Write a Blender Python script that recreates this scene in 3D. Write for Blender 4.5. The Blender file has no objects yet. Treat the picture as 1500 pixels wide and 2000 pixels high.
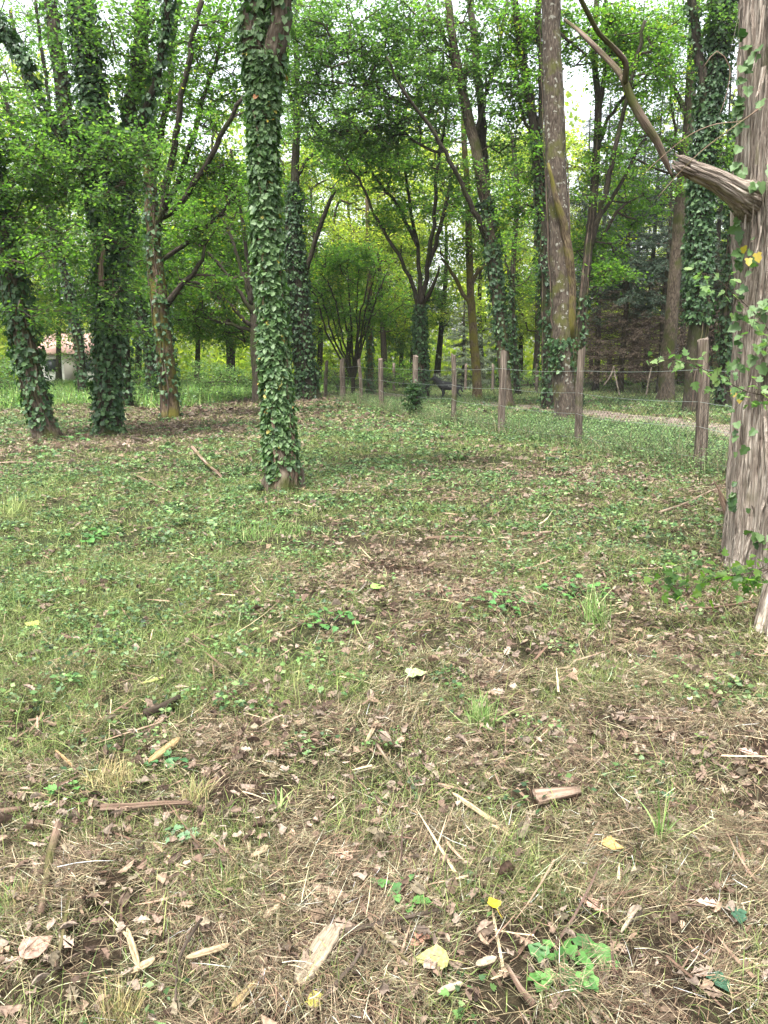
import bpy, math, random
import numpy as np
from mathutils import Vector

random.seed(7)
R = np.random.default_rng(11)
scene = bpy.context.scene
COL = scene.collection
PI = math.pi

# ------------------------------------------------------------------ camera
CAM_H = 1.45
FPX = 1502.0
PITCH = math.atan(288 / FPX)
cd = bpy.data.cameras.new("camera")
cam = bpy.data.objects.new("camera", cd)
COL.objects.link(cam)
cam.location = (0, 0, CAM_H)
cam.rotation_euler = (PI / 2 - PITCH, 0, 0)
cd.sensor_fit = 'VERTICAL'
cd.sensor_height = 24.0
cd.lens = 24.0 * FPX / 2000.0
cd.clip_start = 0.05
cd.clip_end = 3000
scene.camera = cam

# ------------------------------------------------------------------ world, sun, exposure
SUN_EL, SUN_AZ = math.radians(66), math.radians(205)
world = bpy.data.worlds.new("World")
scene.world = world
world.use_nodes = True
wn = world.node_tree
wn.nodes.clear()
w_out = wn.nodes.new('ShaderNodeOutputWorld')
w_bg = wn.nodes.new('ShaderNodeBackground')
sky = wn.nodes.new('ShaderNodeTexSky')
sky.sky_type = 'NISHITA'
sky.sun_disc = False
sky.sun_elevation = SUN_EL
sky.sun_rotation = SUN_AZ
sky.dust_density = 4.0
sky.air_density = 1.5
hs = wn.nodes.new('ShaderNodeHueSaturation')     # cloud cover: the blue is greyed out
hs.inputs['Saturation'].default_value = 0.30
hs.inputs['Value'].default_value = 1.25
wn.links.new(sky.outputs[0], hs.inputs['Color'])
wn.links.new(hs.outputs[0], w_bg.inputs['Color'])
w_bg.inputs['Strength'].default_value = 0.145
wn.links.new(w_bg.outputs[0], w_out.inputs[0])
sd = bpy.data.lights.new("sun", 'SUN')
sd.energy = 3.1
sd.angle = math.radians(9)
sd.color = (1.0, 0.97, 0.94)
sun = bpy.data.objects.new("sun", sd)
COL.objects.link(sun)
# sky sun_rotation is measured from +Y clockwise
sdir = Vector((math.sin(SUN_AZ) * math.cos(SUN_EL), math.cos(SUN_AZ) * math.cos(SUN_EL), math.sin(SUN_EL)))
sun.rotation_euler = sdir.to_track_quat('Z', 'Y').to_euler()
scene.view_settings.view_transform = 'Standard'
scene.view_settings.look = 'None'
scene.view_settings.gamma = 1.0
scene.view_settings.exposure = 1.6
scene.cycles.max_bounces = 6
scene.cycles.diffuse_bounces = 4
scene.cycles.glossy_bounces = 2
scene.cycles.transmission_bounces = 4
scene.cycles.transparent_max_bounces = 4
scene.cycles.caustics_reflective = False
scene.cycles.caustics_refractive = False
scene.cycles.use_denoising = True
scene.cycles.volume_bounces = 1

# ------------------------------------------------------------------ projection helpers
CP, SP = math.cos(PITCH), math.sin(PITCH)


def at(px, py, Y):
    """point on the vertical plane y=Y that the photograph shows at (px,py)"""
    xc, yc = (px - 750) / FPX, (1000 - py) / FPX
    dy = CP + yc * SP
    dz = -SP + yc * CP
    k = Y / dy
    return np.array([xc * k, Y, CAM_H + dz * k])


def ground(px, py):
    xc, yc = (px - 750) / FPX, (1000 - py) / FPX
    dy = CP + yc * SP
    dz = -SP + yc * CP
    k = -CAM_H / dz
    return np.array([xc * k, dy * k, 0.0])


# ------------------------------------------------------------------ noise
_PERM = np.random.default_rng(3).random(65536)


def vnoise(x, y, seed=0):
    x = np.asarray(x, float); y = np.asarray(y, float)
    xi = np.floor(x).astype(np.int64); yi = np.floor(y).astype(np.int64)
    fx = x - xi; fy = y - yi
    fx = fx * fx * (3 - 2 * fx); fy = fy * fy * (3 - 2 * fy)

    def h(a, b):
        return _PERM[((a * 374761393 + b * 668265263 + seed * 974711) ^ (a * 83492791 >> 3)) & 65535]
    return (h(xi, yi) * (1 - fx) + h(xi + 1, yi) * fx) * (1 - fy) + (h(xi, yi + 1) * (1 - fx) + h(xi + 1, yi + 1) * fx) * fy


def fbm(x, y, seed=0, oct=3):
    s = 0; a = 1; t = 0
    for k in range(oct):
        s = s + a * vnoise(x * 2 ** k, y * 2 ** k, seed + k); t += a; a *= .5
    return s / t


def gh(x, y):
    x = np.asarray(x, float); y = np.asarray(y, float)
    fade = np.clip(1.25 - np.abs(y) / 40, 0.25, 1)
    return ((fbm(x * .55, y * .55, 5) - .5) * .10 + (fbm(x * 2.7, y * 2.7, 9) - .5) * .045) * fade


# ------------------------------------------------------------------ mesh helpers
def mesh_np(name, V, loops, starts, mat, parent=None, smooth=False, attrs=None, col=None, mats=None, midx=None):
    me = bpy.data.meshes.new(name)
    V = np.ascontiguousarray(V, dtype=np.float32)
    loops = np.ascontiguousarray(loops, dtype=np.int32)
    starts = np.ascontiguousarray(starts, dtype=np.int32)
    me.vertices.add(len(V)); me.vertices.foreach_set("co", V.ravel())
    me.loops.add(len(loops)); me.loops.foreach_set("vertex_index", loops)
    me.polygons.add(len(starts)); me.polygons.foreach_set("loop_start", starts)
    if smooth:
        me.polygons.foreach_set("use_smooth", np.ones(len(starts), dtype=bool))
    for m in (mats or [mat]):
        me.materials.append(m)
    if midx is not None:
        me.polygons.foreach_set("material_index", np.ascontiguousarray(midx, dtype=np.int32))
    me.update(calc_edges=True)
    if attrs:
        for k, (dom, val) in attrs.items():
            a = me.attributes.new(k, 'FLOAT', dom)
            a.data.foreach_set("value", np.ascontiguousarray(val, dtype=np.float32))
    if col is not None:
        a = me.attributes.new("tone", 'FLOAT_COLOR', 'FACE')
        c = np.ones((len(starts), 4), np.float32); c[:, :3] = col
        a.data.foreach_set("color", c.ravel())
    o = bpy.data.objects.new(name, me)
    COL.objects.link(o)
    if parent is not None:
        o.parent = parent
    return o


class Geo:
    """collects polygons as numpy blocks"""
    def __init__(s):
        s.V = []; s.L = []; s.S = []; s.T = []; s.C = []; s.B = []; s.nv = 0; s.nl = 0

    def add(s, V, F, tint=None, col=None, bk=None):
        """V (n,3); F (m,k) int"""
        V = np.asarray(V, np.float32).reshape(-1, 3); F = np.asarray(F, np.int64)
        s.B.append(V if bk is None else np.asarray(bk, np.float32).reshape(-1, 3))
        s.V.append(V); s.L.append((F + s.nv).ravel()); s.S.append(s.nl + np.arange(len(F)) * F.shape[1])
        s.nv += len(V); s.nl += F.size
        t = np.zeros(len(F)) if tint is None else np.broadcast_to(tint, (len(F),))
        s.T.append(t)
        c = np.zeros((len(F), 3)) if col is None else np.broadcast_to(col, (len(F), 3))
        s.C.append(c)

    def build(s, name, mat, parent=None, smooth=False, color=False, bark=True):
        if not s.V:
            return None
        o = mesh_np(name, np.concatenate(s.V), np.concatenate(s.L), np.concatenate(s.S), mat, parent, smooth,
                    attrs={'tint': ('FACE', np.concatenate(s.T))}, col=np.concatenate(s.C) if color else None)
        if s.nv < 60000 or name == 'trunk':
            a = o.data.attributes.new('bk', 'FLOAT_VECTOR', 'POINT')
            a.data.foreach_set('vector', np.concatenate(s.B).astype(np.float32).ravel())
        return o


def empty(name, loc, label=None, cat=None, group=None):
    o = bpy.data.objects.new(name, None)
    COL.objects.link(o)
    o.empty_display_size = .2
    o.location = tuple(float(v) for v in loc)
    tag(o, label, cat, group)
    return o


def tag(o, label=None, cat=None, group=None, kind=None):
    if label: o['label'] = label
    if cat: o['category'] = cat
    if group: o['group'] = group
    if kind: o['kind'] = kind
    return o


def norm(v):
    return v / (np.linalg.norm(v, axis=-1, keepdims=True) + 1e-9)


def smooth_path(P, W, step):
    """Catmull-Rom resample"""
    P = np.asarray(P, float); W = np.asarray(W, float)
    if len(P) == 2:
        n = max(2, int(np.linalg.norm(P[1] - P[0]) / step) + 1)
        t = np.linspace(0, 1, n)[:, None]
        return P[0] * (1 - t) + P[1] * t, W[0] * (1 - t[:, 0]) + W[1] * t[:, 0]
    Q = np.vstack([2 * P[0] - P[1], P, 2 * P[-1] - P[-2]])
    out = []; ow = []
    for i in range(1, len(Q) - 2):
        L = np.linalg.norm(Q[i + 1] - Q[i]); n = max(1, int(round(L / step)))
        for k in range(n):
            t = k / n
            p = .5 * ((2 * Q[i]) + (-Q[i - 1] + Q[i + 1]) * t + (2 * Q[i - 1] - 5 * Q[i] + 4 * Q[i + 1] - Q[i + 2]) * t * t
                      + (-Q[i - 1] + 3 * Q[i] - 3 * Q[i + 1] + Q[i + 2]) * t ** 3)
            out.append(p); ow.append(W[i - 1] * (1 - t) + W[i] * t)
    out.append(P[-1]); ow.append(W[-1])
    return np.array(out), np.array(ow)


def tube(g, P, Rr, n=8, rough=0.0, seed=0, cap=True, tint=0.0, ridges=0, flare=0.0, flare_h=.5, col=None):
    P = np.asarray(P, float); Rr = np.asarray(Rr, float)
    m = len(P)
    T = norm(np.gradient(P, axis=0))
    ref = np.array([0.0, 1.0, 0.0]) if abs(T[0][1]) < .8 else np.array([1.0, 0, 0])
    A = norm(np.cross(T, ref)); B = np.cross(T, A)
    th = np.linspace(0, 2 * PI, n, endpoint=False)
    L = np.concatenate([[0], np.cumsum(np.linalg.norm(np.diff(P, axis=0), axis=1))])
    rad = np.repeat(Rr[:, None], n, 1)
    if rough > 0:
        cx = np.cos(th)[None] * 3 + 50; cy = np.sin(th)[None] * 3 + L[:, None] * .0
        a = fbm(cx + 0 * L[:, None] + L[:, None] * .7, cy + L[:, None] * 1.3 + seed * 7.1, seed, 3) - .5
        b = vnoise(np.cos(th)[None] * 9 + 30 + L[:, None] * .9, np.sin(th)[None] * 9 + seed * 3 + L[:, None] * .6, seed + 3) - .5
        rad = rad * (1 + rough * (1.3 * a + .6 * b))
    if ridges:
        rad = rad * (1 + .05 * np.sin(th * ridges + seed + 1.3 * np.sin(L[:, None] * .8 + seed))) 
    if flare > 0:
        lob = 1 + .45 * np.sin(th * 4 + seed) + .3 * np.sin(th * 7 + seed * 2)
        rad = rad * (1 + flare * np.exp(-L[:, None] / flare_h) * lob)
    V = P[:, None] + rad[..., None] * (np.cos(th)[None, :, None] * A[:, None] + np.sin(th)[None, :, None] * B[:, None])
    V = V.reshape(-1, 3)
    i = np.arange(m - 1)[:, None] * n; j = np.arange(n)[None]; j2 = (j + 1) % n
    F = np.stack([i + j, i + j2, i + n + j2, i + n + j], -1).reshape(-1, 4)
    rr_ = np.maximum(Rr, .004)[:, None]
    bk = np.stack([rr_ * np.cos(th)[None] + seed * .37, rr_ * np.sin(th)[None] + 0 * L[:, None], L[:, None] + 0 * th[None]], -1)
    g.add(V, F, tint, col, bk)
    if cap:
        base = g.nv - m * n
        for r0, rev in ((0, True), ((m - 1) * n, False)):
            idx = np.arange(n) + r0
            if rev: idx = idx[::-1]
            g.L.append(base + idx); g.S.append(np.array([g.nl])); g.nl += n; g.T.append(np.array([tint + 0.0])); g.C.append(np.zeros((1, 3)) if col is None else np.broadcast_to(col, (1, 3)))
    return T


# leaf templates: x along the leaf, y across, z up; F list of polygons of equal length
LEAF_SIMPLE = (np.array([[0, 0, 0], [.45, .30, .06], [1, 0, -.04], [.45, -.30, .06]], float), np.array([[0, 1, 2], [0, 2, 3]]))
LEAF_WIDE = (np.array([[0, 0, 0], [.3, .34, .05], [.75, .28, .02], [1, 0, -.06], [.75, -.28, .02], [.3, -.34, .05]], float),
             np.array([[0, 1, 2, 3], [0, 3, 4, 5]]))
_oak = [[0, 0, 0], [.12, .05, .01], [.25, .19, .05], [.36, .10, .02], [.48, .28, .07], [.60, .14, .03], [.72, .27, .06], [.84, .13, .02], [1, .05, -.02]]
_oakb = [[x, -y, z] for x, y, z in _oak]
LEAF_OAK = (np.array(_oak + _oakb[1:], float), np.array([[0] + [i for i in range(1, 9)]][0:1]))
LEAF_OAK = (np.array(_oak + _oakb, float), np.array([[0, 1, 2, 3, 4, 5, 6, 7, 8], [9, 17, 16, 15, 14, 13, 12, 11, 10]]))
LEAF_TORN = (np.array([[0, 0, 0], [.18, .22, .10], [.42, .16, .04], [.70, .30, .12], [.86, .06, .02], [0, 0, 0], [.10, -.14, .05], [.45, -.34, .14], [.62, -.12, .03], [.86, .06, .02]], float),
             np.array([[0, 1, 2, 3, 4], [5, 9, 8, 7, 6]]))
_ivy = [[0, 0, 0], [-.12, .22, 0.01], [.08, .48, .03], [.36, .30, .05], [.55, .40, .02], [1, 0, -.10]]
LEAF_IVY = (np.array(_ivy + [[x, -y, z] for x, y, z in _ivy], float), np.array([[0, 1, 2, 3, 4, 5], [6, 11, 10, 9, 8, 7]]))
_lob = [[0, 0, 0], [.05, .28, .03], [.30, .46, .06], [.34, .24, .03], [.62, .34, .04], [.66, .14, .02], [1, 0, -.05]]
LEAF_HERB = (np.array(_lob + [[x, -y, z] for x, y, z in _lob], float), np.array([[0, 1, 2, 3, 4, 5, 6], [7, 13, 12, 11, 10, 9, 8]]))


def scatter(g, tpl, pos, dirv, nrm, size, tint=None, col=None, curl=None):
    """place a leaf at each pos: dirv = leaf axis, nrm = rough normal"""
    N = len(pos)
    if N == 0: return
    X = norm(dirv); Z = nrm - (nrm * X).sum(-1, keepdims=True) * X; Z = norm(Z); Y = np.cross(Z, X)
    T, F = tpl
    T = T.copy()
    k = len(T)
    Tz = np.repeat(T[None, :, 2], N, 0)
    if curl is not None:
        Tz = Tz + curl[:, None] * ((T[None, :, 0] - .5) ** 2 * 1.2 + T[None, :, 1] ** 2 * 2.0 - .3)
    s = np.asarray(size, float).reshape(-1, 1, 1) if np.ndim(size) else np.full((N, 1, 1), size)
    V = pos[:, None] + s * (T[None, :, 0, None] * X[:, None] + T[None, :, 1, None] * Y[:, None] + Tz[..., None] * Z[:, None])
    FF = (F[None] + (np.arange(N) * k)[:, None, None]).reshape(-1, F.shape[1])
    nf = len(F)
    tt = R.random(N) if tint is None else np.broadcast_to(tint, (N,))
    cc = None if col is None else np.repeat(np.broadcast_to(col, (N, 3)), nf, 0)
    g.add(V.reshape(-1, 3), FF, np.repeat(tt, nf), cc)


def rvec(N):
    return norm(R.normal(size=(N, 3)))


def blades(g, pos, az, elev, length, width, bend, col, seg=3):
    """grass blades / straws: bent tapered strips. elev start angle, bend change of angle to the tip"""
    N = len(pos)
    if N == 0: return
    ts = np.linspace(0, 1, seg + 1)
    P = [pos]
    for i in range(seg):
        e = elev + bend * (ts[i] + ts[i + 1]) / 2
        st = (length / seg)[:, None] * np.stack([np.cos(az) * np.cos(e), np.sin(az) * np.cos(e), np.sin(e)], -1)
        P.append(P[-1] + st)
    P = np.stack(P, 1)                                    # N, seg+1, 3
    roll = R.normal(0, .6, N)
    side = np.stack([-np.sin(az) * np.cos(roll), np.cos(az) * np.cos(roll), np.sin(roll)], -1)
    wv = (1 - ts ** 2.2 * .85)[None, :, None] * width[:, None, None] * .5
    A = P + side[:, None] * wv; B = P - side[:, None] * wv
    V = np.stack([A, B], 2).reshape(N, -1, 3)
    k = 2 * (seg + 1)
    F = np.array([[2 * i, 2 * i + 1, 2 * i + 3, 2 * i + 2] for i in range(seg)])
    FF = (F[None] + (np.arange(N) * k)[:, None, None]).reshape(-1, 4)
    g.add(V.reshape(-1, 3), FF, np.repeat(R.random(N), seg), np.repeat(col, seg, 0))


# ------------------------------------------------------------------ materials
def new_mat(name):
    m = bpy.data.materials.new(name)
    m.use_nodes = True
    nt = m.node_tree
    nt.nodes.clear()
    out = nt.nodes.new('ShaderNodeOutputMaterial')
    return m, nt, out


def N_(nt, t, **kw):
    n = nt.nodes.new(t)
    for k, v in kw.items():
        if hasattr(n, k): setattr(n, k, v)
        else: n.inputs[k.replace('_', ' ')].default_value = v
    return n


def ramp(nt, stops):
    r = nt.nodes.new('ShaderNodeValToRGB')
    e = r.color_ramp.elements
    while len(e) < len(stops): e.new(.5)
    for i, (p, c) in enumerate(stops):
        e[i].position = p; e[i].color = (*c, 1)
    return r


def leaf_mat(name, stops, trans, tf=.45, rough=.5, spec=.35):
    m, nt, out = new_mat(name)
    at_ = N_(nt, 'ShaderNodeAttribute'); at_.attribute_name = 'tint'
    rp = ramp(nt, stops)
    nt.links.new(at_.outputs['Fac'], rp.inputs[0])
    p = N_(nt, 'ShaderNodeBsdfPrincipled'); p.inputs['Roughness'].default_value = rough
    p.inputs['Specular IOR Level'].default_value = spec
    nt.links.new(rp.outputs[0], p.inputs['Base Color'])
    t = N_(nt, 'ShaderNodeBsdfTranslucent')
    mx = N_(nt, 'ShaderNodeMixRGB', blend_type='MULTIPLY'); mx.inputs[0].default_value = 1
    nt.links.new(rp.outputs[0], mx.inputs[1]); mx.inputs[2].default_value = (*trans, 1)
    nt.links.new(mx.outputs[0], t.inputs['Color'])
    ms = N_(nt, 'ShaderNodeMixShader'); ms.inputs[0].default_value = tf
    nt.links.new(p.outputs[0], ms.inputs[1]); nt.links.new(t.outputs[0], ms.inputs[2])
    nt.links.new(ms.outputs[0], out.inputs[0])
    return m


def tone_mat(name, rough=.75, spec=.2, trans=0.25, noise=30.0, amt=.35, grain=False):
    """colour read from the object's own per-face tone, mottled by noise"""
    m, nt, out = new_mat(name)
    at_ = N_(nt, 'ShaderNodeAttribute'); at_.attribute_name = 'tone'
    tc = N_(nt, 'ShaderNodeTexCoord')
    nz = N_(nt, 'ShaderNodeTexNoise'); nz.inputs['Scale'].default_value = noise; nz.inputs['Detail'].default_value = 3
    if grain:
        ab = N_(nt, 'ShaderNodeAttribute'); ab.attribute_name = 'bk'
        mp = N_(nt, 'ShaderNodeMapping'); mp.inputs['Scale'].default_value = (1, 1, .05)
        nt.links.new(ab.outputs['Vector'], mp.inputs['Vector']); nt.links.new(mp.outputs[0], nz.inputs['Vector'])
    else:
        nt.links.new(tc.outputs['Object'], nz.inputs['Vector'])
    rp = ramp(nt, [(.3, (1 - amt,) * 3), (.7, (1 + amt * .6,) * 3)])
    nt.links.new(nz.outputs[0], rp.inputs[0])
    mx = N_(nt, 'ShaderNodeMixRGB', blend_type='MULTIPLY'); mx.inputs[0].default_value = 1
    nt.links.new(at_.outputs['Color'], mx.inputs[1]); nt.links.new(rp.outputs[0], mx.inputs[2])
    p = N_(nt, 'ShaderNodeBsdfPrincipled'); p.inputs['Roughness'].default_value = rough
    p.inputs['Specular IOR Level'].default_value = spec
    nt.links.new(mx.outputs[0], p.inputs['Base Color'])
    if trans:
        t = N_(nt, 'ShaderNodeBsdfTranslucent'); nt.links.new(mx.outputs[0], t.inputs['Color'])
        ms = N_(nt, 'ShaderNodeMixShader'); ms.inputs[0].default_value = trans
        nt.links.new(p.outputs[0], ms.inputs[1]); nt.links.new(t.outputs[0], ms.inputs[2])
        nt.links.new(ms.outputs[0], out.inputs[0])
    else:
        nt.links.new(p.outputs[0], out.inputs[0])
    return m


def bark_mat(name, dark, mid, light, scale=20.0, stretch=.26, moss=None, moss_amt=.5, lichen=None, bump=.6, bdist=.03):
    m, nt, out = new_mat(name)
    tc = N_(nt, 'ShaderNodeTexCoord')
    mp = N_(nt, 'ShaderNodeMapping'); mp.inputs['Scale'].default_value = (1, 1, stretch)
    ab = N_(nt, 'ShaderNodeAttribute'); ab.attribute_name = 'bk'
    nt.links.new(ab.outputs['Vector'], mp.inputs['Vector'])
    n1 = N_(nt, 'ShaderNodeTexNoise'); n1.inputs['Scale'].default_value = scale; n1.inputs['Detail'].default_value = 8
    n1.inputs['Roughness'].default_value = .65; n1.inputs['Distortion'].default_value = .6
    nt.links.new(mp.outputs[0], n1.inputs['Vector'])
    v1 = N_(nt, 'ShaderNodeTexVoronoi'); v1.feature = 'DISTANCE_TO_EDGE'; v1.inputs['Scale'].default_value = scale * 1.1
    nt.links.new(mp.outputs[0], v1.inputs['Vector'])
    hg = N_(nt, 'ShaderNodeMath', operation='MULTIPLY_ADD')
    nt.links.new(v1.outputs['Distance'], hg.inputs[0]); hg.inputs[1].default_value = .9
    nt.links.new(n1.outputs[0], hg.inputs[2])
    rp = ramp(nt, [(.30, dark), (.52, mid), (.85, light)])
    nt.links.new(hg.outputs[0], rp.inputs[0])
    colr = rp.outputs[0]
    if moss:
        n2 = N_(nt, 'ShaderNodeTexNoise'); n2.inputs['Scale'].default_value = 2.3; n2.inputs['Detail'].default_value = 6
        nt.links.new(tc.outputs['Object'], n2.inputs['Vector'])
        r2 = ramp(nt, [(.62 - moss_amt * .35, (0, 0, 0)), (.74 - moss_amt * .3, (1, 1, 1))])
        nt.links.new(n2.outputs[0], r2.inputs[0])
        mx = N_(nt, 'ShaderNodeMixRGB'); nt.links.new(r2.outputs[0], mx.inputs[0])
        nt.links.new(colr, mx.inputs[1]); mx.inputs[2].default_value = (*moss, 1)
        m2 = N_(nt, 'ShaderNodeMixRGB', blend_type='MULTIPLY'); m2.inputs[0].default_value = .5
        nt.links.new(mx.outputs[0], m2.inputs[1])
        r3 = ramp(nt, [(.3, (.5,) * 3), (.7, (1.3,) * 3)]); nt.links.new(n1.outputs[0], r3.inputs[0]); nt.links.new(r3.outputs[0], m2.inputs[2])
        colr = m2.outputs[0]
    if lichen:
        n4 = N_(nt, 'ShaderNodeTexNoise'); n4.inputs['Scale'].default_value = 11; n4.inputs['Detail'].default_value = 4
        nt.links.new(tc.outputs['Object'], n4.inputs['Vector'])
        r4 = ramp(nt, [(.60, (0, 0, 0)), (.66, (1, 1, 1))]); nt.links.new(n4.outputs[0], r4.inputs[0])
        mx = N_(nt, 'ShaderNodeMixRGB'); nt.links.new(r4.outputs[0], mx.inputs[0])
        nt.links.new(colr, mx.inputs[1]); mx.inputs[2].default_value = (*lichen, 1)
        colr = mx.outputs[0]
    p = N_(nt, 'ShaderNodeBsdfPrincipled'); p.inputs['Roughness'].default_value = .9
    p.inputs['Specular IOR Level'].default_value = .15
    nt.links.new(colr, p.inputs['Base Color'])
    b = N_(nt, 'ShaderNodeBump'); b.inputs['Strength'].default_value = bump; b.inputs['Distance'].default_value = bdist
    nt.links.new(hg.outputs[0], b.inputs['Height']); nt.links.new(b.outputs[0], p.inputs['Normal'])
    nt.links.new(p.outputs[0], out.inputs[0])
    return m


M = {}
M['oak'] = leaf_mat('oak_leaf', [(0, (.034, .078, .02)), (.5, (.064, .13, .028)), (.97, (.11, .18, .035)), (1, (.19, .20, .03))], (2.3, 2.6, 1.0), .6)
M['oak_dark'] = leaf_mat('dark_leaf', [(0, (.032, .07, .024)), (.6, (.06, .115, .034)), (1, (.11, .17, .04))], (2.2, 2.5, 1.1), .58)
M['bright'] = leaf_mat('backlit_leaf', [(0, (.10, .155, .024)), (.6, (.165, .23, .035)), (1, (.27, .29, .05))], (2.5, 2.5, 1.3), .62)  # far leaf colour raised: backlight from the open sky put into it
M['ivy'] = leaf_mat('ivy_leaf', [(0, (.03, .066, .024)), (.55, (.078, .14, .045)), (.985, (.12, .18, .08)), (.993, (.33, .25, .03)), (1, (.24, .10, .04))], (1.4, 2.0, .7), .22, .5, .32)  # paler greens paint the leaf sheen into the colour
M['ivy_dark'] = leaf_mat('ivy_dark_leaf', [(0, (.02, .048, .02)), (.7, (.042, .088, .03)), (1, (.08, .14, .048))], (1.4, 2.0, .7), .22, .5, .32)
M['spruce'] = leaf_mat('spruce_needles', [(0, (.02, .042, .026)), (.6, (.035, .065, .036)), (1, (.06, .09, .05))], (1.2, 1.5, .9), .15, .6)
M['spruce_pale'] = leaf_mat('pale_needles', [(0, (.07, .10, .065)), (.6, (.13, .17, .10)), (1, (.2, .23, .14))], (1.2, 1.5, .9), .15, .6)
M['dead_needle'] = leaf_mat('dead_needles', [(0, (.045, .032, .022)), (.6, (.08, .056, .038)), (1, (.14, .105, .07))], (1.2, 1, .8), .1, .8)
M['bush'] = leaf_mat('bush_leaf', [(0, (.06, .12, .04)), (.6, (.11, .19, .06)), (1, (.2, .27, .11))], (1.6, 1.9, 1.0), .45)
M['grass'] = tone_mat('grass_blades', .6, .3, .3)
M['straw'] = tone_mat('dry_straw', .8, .2, .2)
M['litter'] = tone_mat('dead_leaves', .85, .12, .12, 95.0, .5)
M['herb'] = tone_mat('herb_leaves', .5, .35, .35)
M['wood_piece'] = tone_mat('split_wood', .8, .15, 0, 260, .5, True)
M['bark'] = bark_mat('oak_bark', (.02, .014, .010), (.06, .045, .032), (.125, .10, .075), moss=(.05, .055, .016), moss_amt=.35)  # bark colours here darkened so the trunks read as backlit
M['bark_moss'] = bark_mat('mossy_bark', (.022, .015, .009), (.065, .046, .028), (.13, .10, .06), moss=(.095, .085, .018), moss_amt=.5)
M['bark_lichen'] = bark_mat('lichen_bark', (.016, .012, .009), (.05, .038, .028), (.10, .08, .062), scale=18, moss=(.07, .07, .022), moss_amt=.3, lichen=(.20, .195, .16))
M['bark_backlit'] = bark_mat('backlit_bark', (.010, .008, .006), (.028, .022, .016), (.06, .05, .036), moss=(.03, .034, .012), moss_amt=.4)  # near-black: backlit silhouette put into the colour
M['cedar'] = bark_mat('fibrous_bark', (.06, .046, .036), (.235, .188, .15), (.45, .39, .325), moss=(.10, .095, .05), moss_amt=.05, scale=46, stretch=.08, bump=1.0, bdist=.03)
M['deadwood'] = bark_mat('dead_wood', (.04, .026, .017), (.15, .10, .07), (.28, .21, .155), scale=34, stretch=.06, moss=(.07, .07, .022), moss_amt=.2)
M['dead_dark'] = bark_mat('dark_dead_wood', (.02, .014, .010), (.085, .06, .045), (.17, .13, .10), scale=30, stretch=.08, moss=(.06, .065, .02), moss_amt=.45)
M['post'] = bark_mat('weathered_post', (.018, .014, .011), (.085, .065, .05), (.20, .165, .13), scale=34, stretch=.05, moss=(.08, .08, .035), moss_amt=.15)
M['twig'] = bark_mat('twig_bark', (.02, .015, .010), (.045, .034, .024), (.085, .065, .05), scale=20)


def simple_mat(name, c, rough=.8, metal=0, noise=0, nscale=8):
    m, nt, out = new_mat(name)
    p = N_(nt, 'ShaderNodeBsdfPrincipled'); p.inputs['Roughness'].default_value = rough; p.inputs['Metallic'].default_value = metal
    p.inputs['Base Color'].default_value = (*c, 1)
    if noise:
        tc = N_(nt, 'ShaderNodeTexCoord')
        nz = N_(nt, 'ShaderNodeTexNoise'); nz.inputs['Scale'].default_value = nscale; nz.inputs['Detail'].default_value = 5
        nt.links.new(tc.outputs['Object'], nz.inputs['Vector'])
        rp = ramp(nt, [(.3, tuple(v * (1 - noise) for v in c)), (.7, tuple(min(1, v * (1 + noise)) for v in c))])
        nt.links.new(nz.outputs[0], rp.inputs[0]); nt.links.new(rp.outputs[0], p.inputs['Base Color'])
    nt.links.new(p.outputs[0], out.inputs[0])
    return m


M['wire'] = simple_mat('galvanised_wire', (.32, .36, .33), .45, .6)
M['net'] = simple_mat('net_wire', (.022, .023, .020), .95, 0)
M['wall'] = simple_mat('house_render', (.80, .78, .74), .9, 0, .06)
M['roof'] = simple_mat('roof_tiles', (.40, .24, .21), .9, 0, .2)
M['glass'] = simple_mat('window_glass', (.05, .06, .07), .1)
M['frame'] = simple_mat('painted_frame', (.5, .45, .4), .6)

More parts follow.
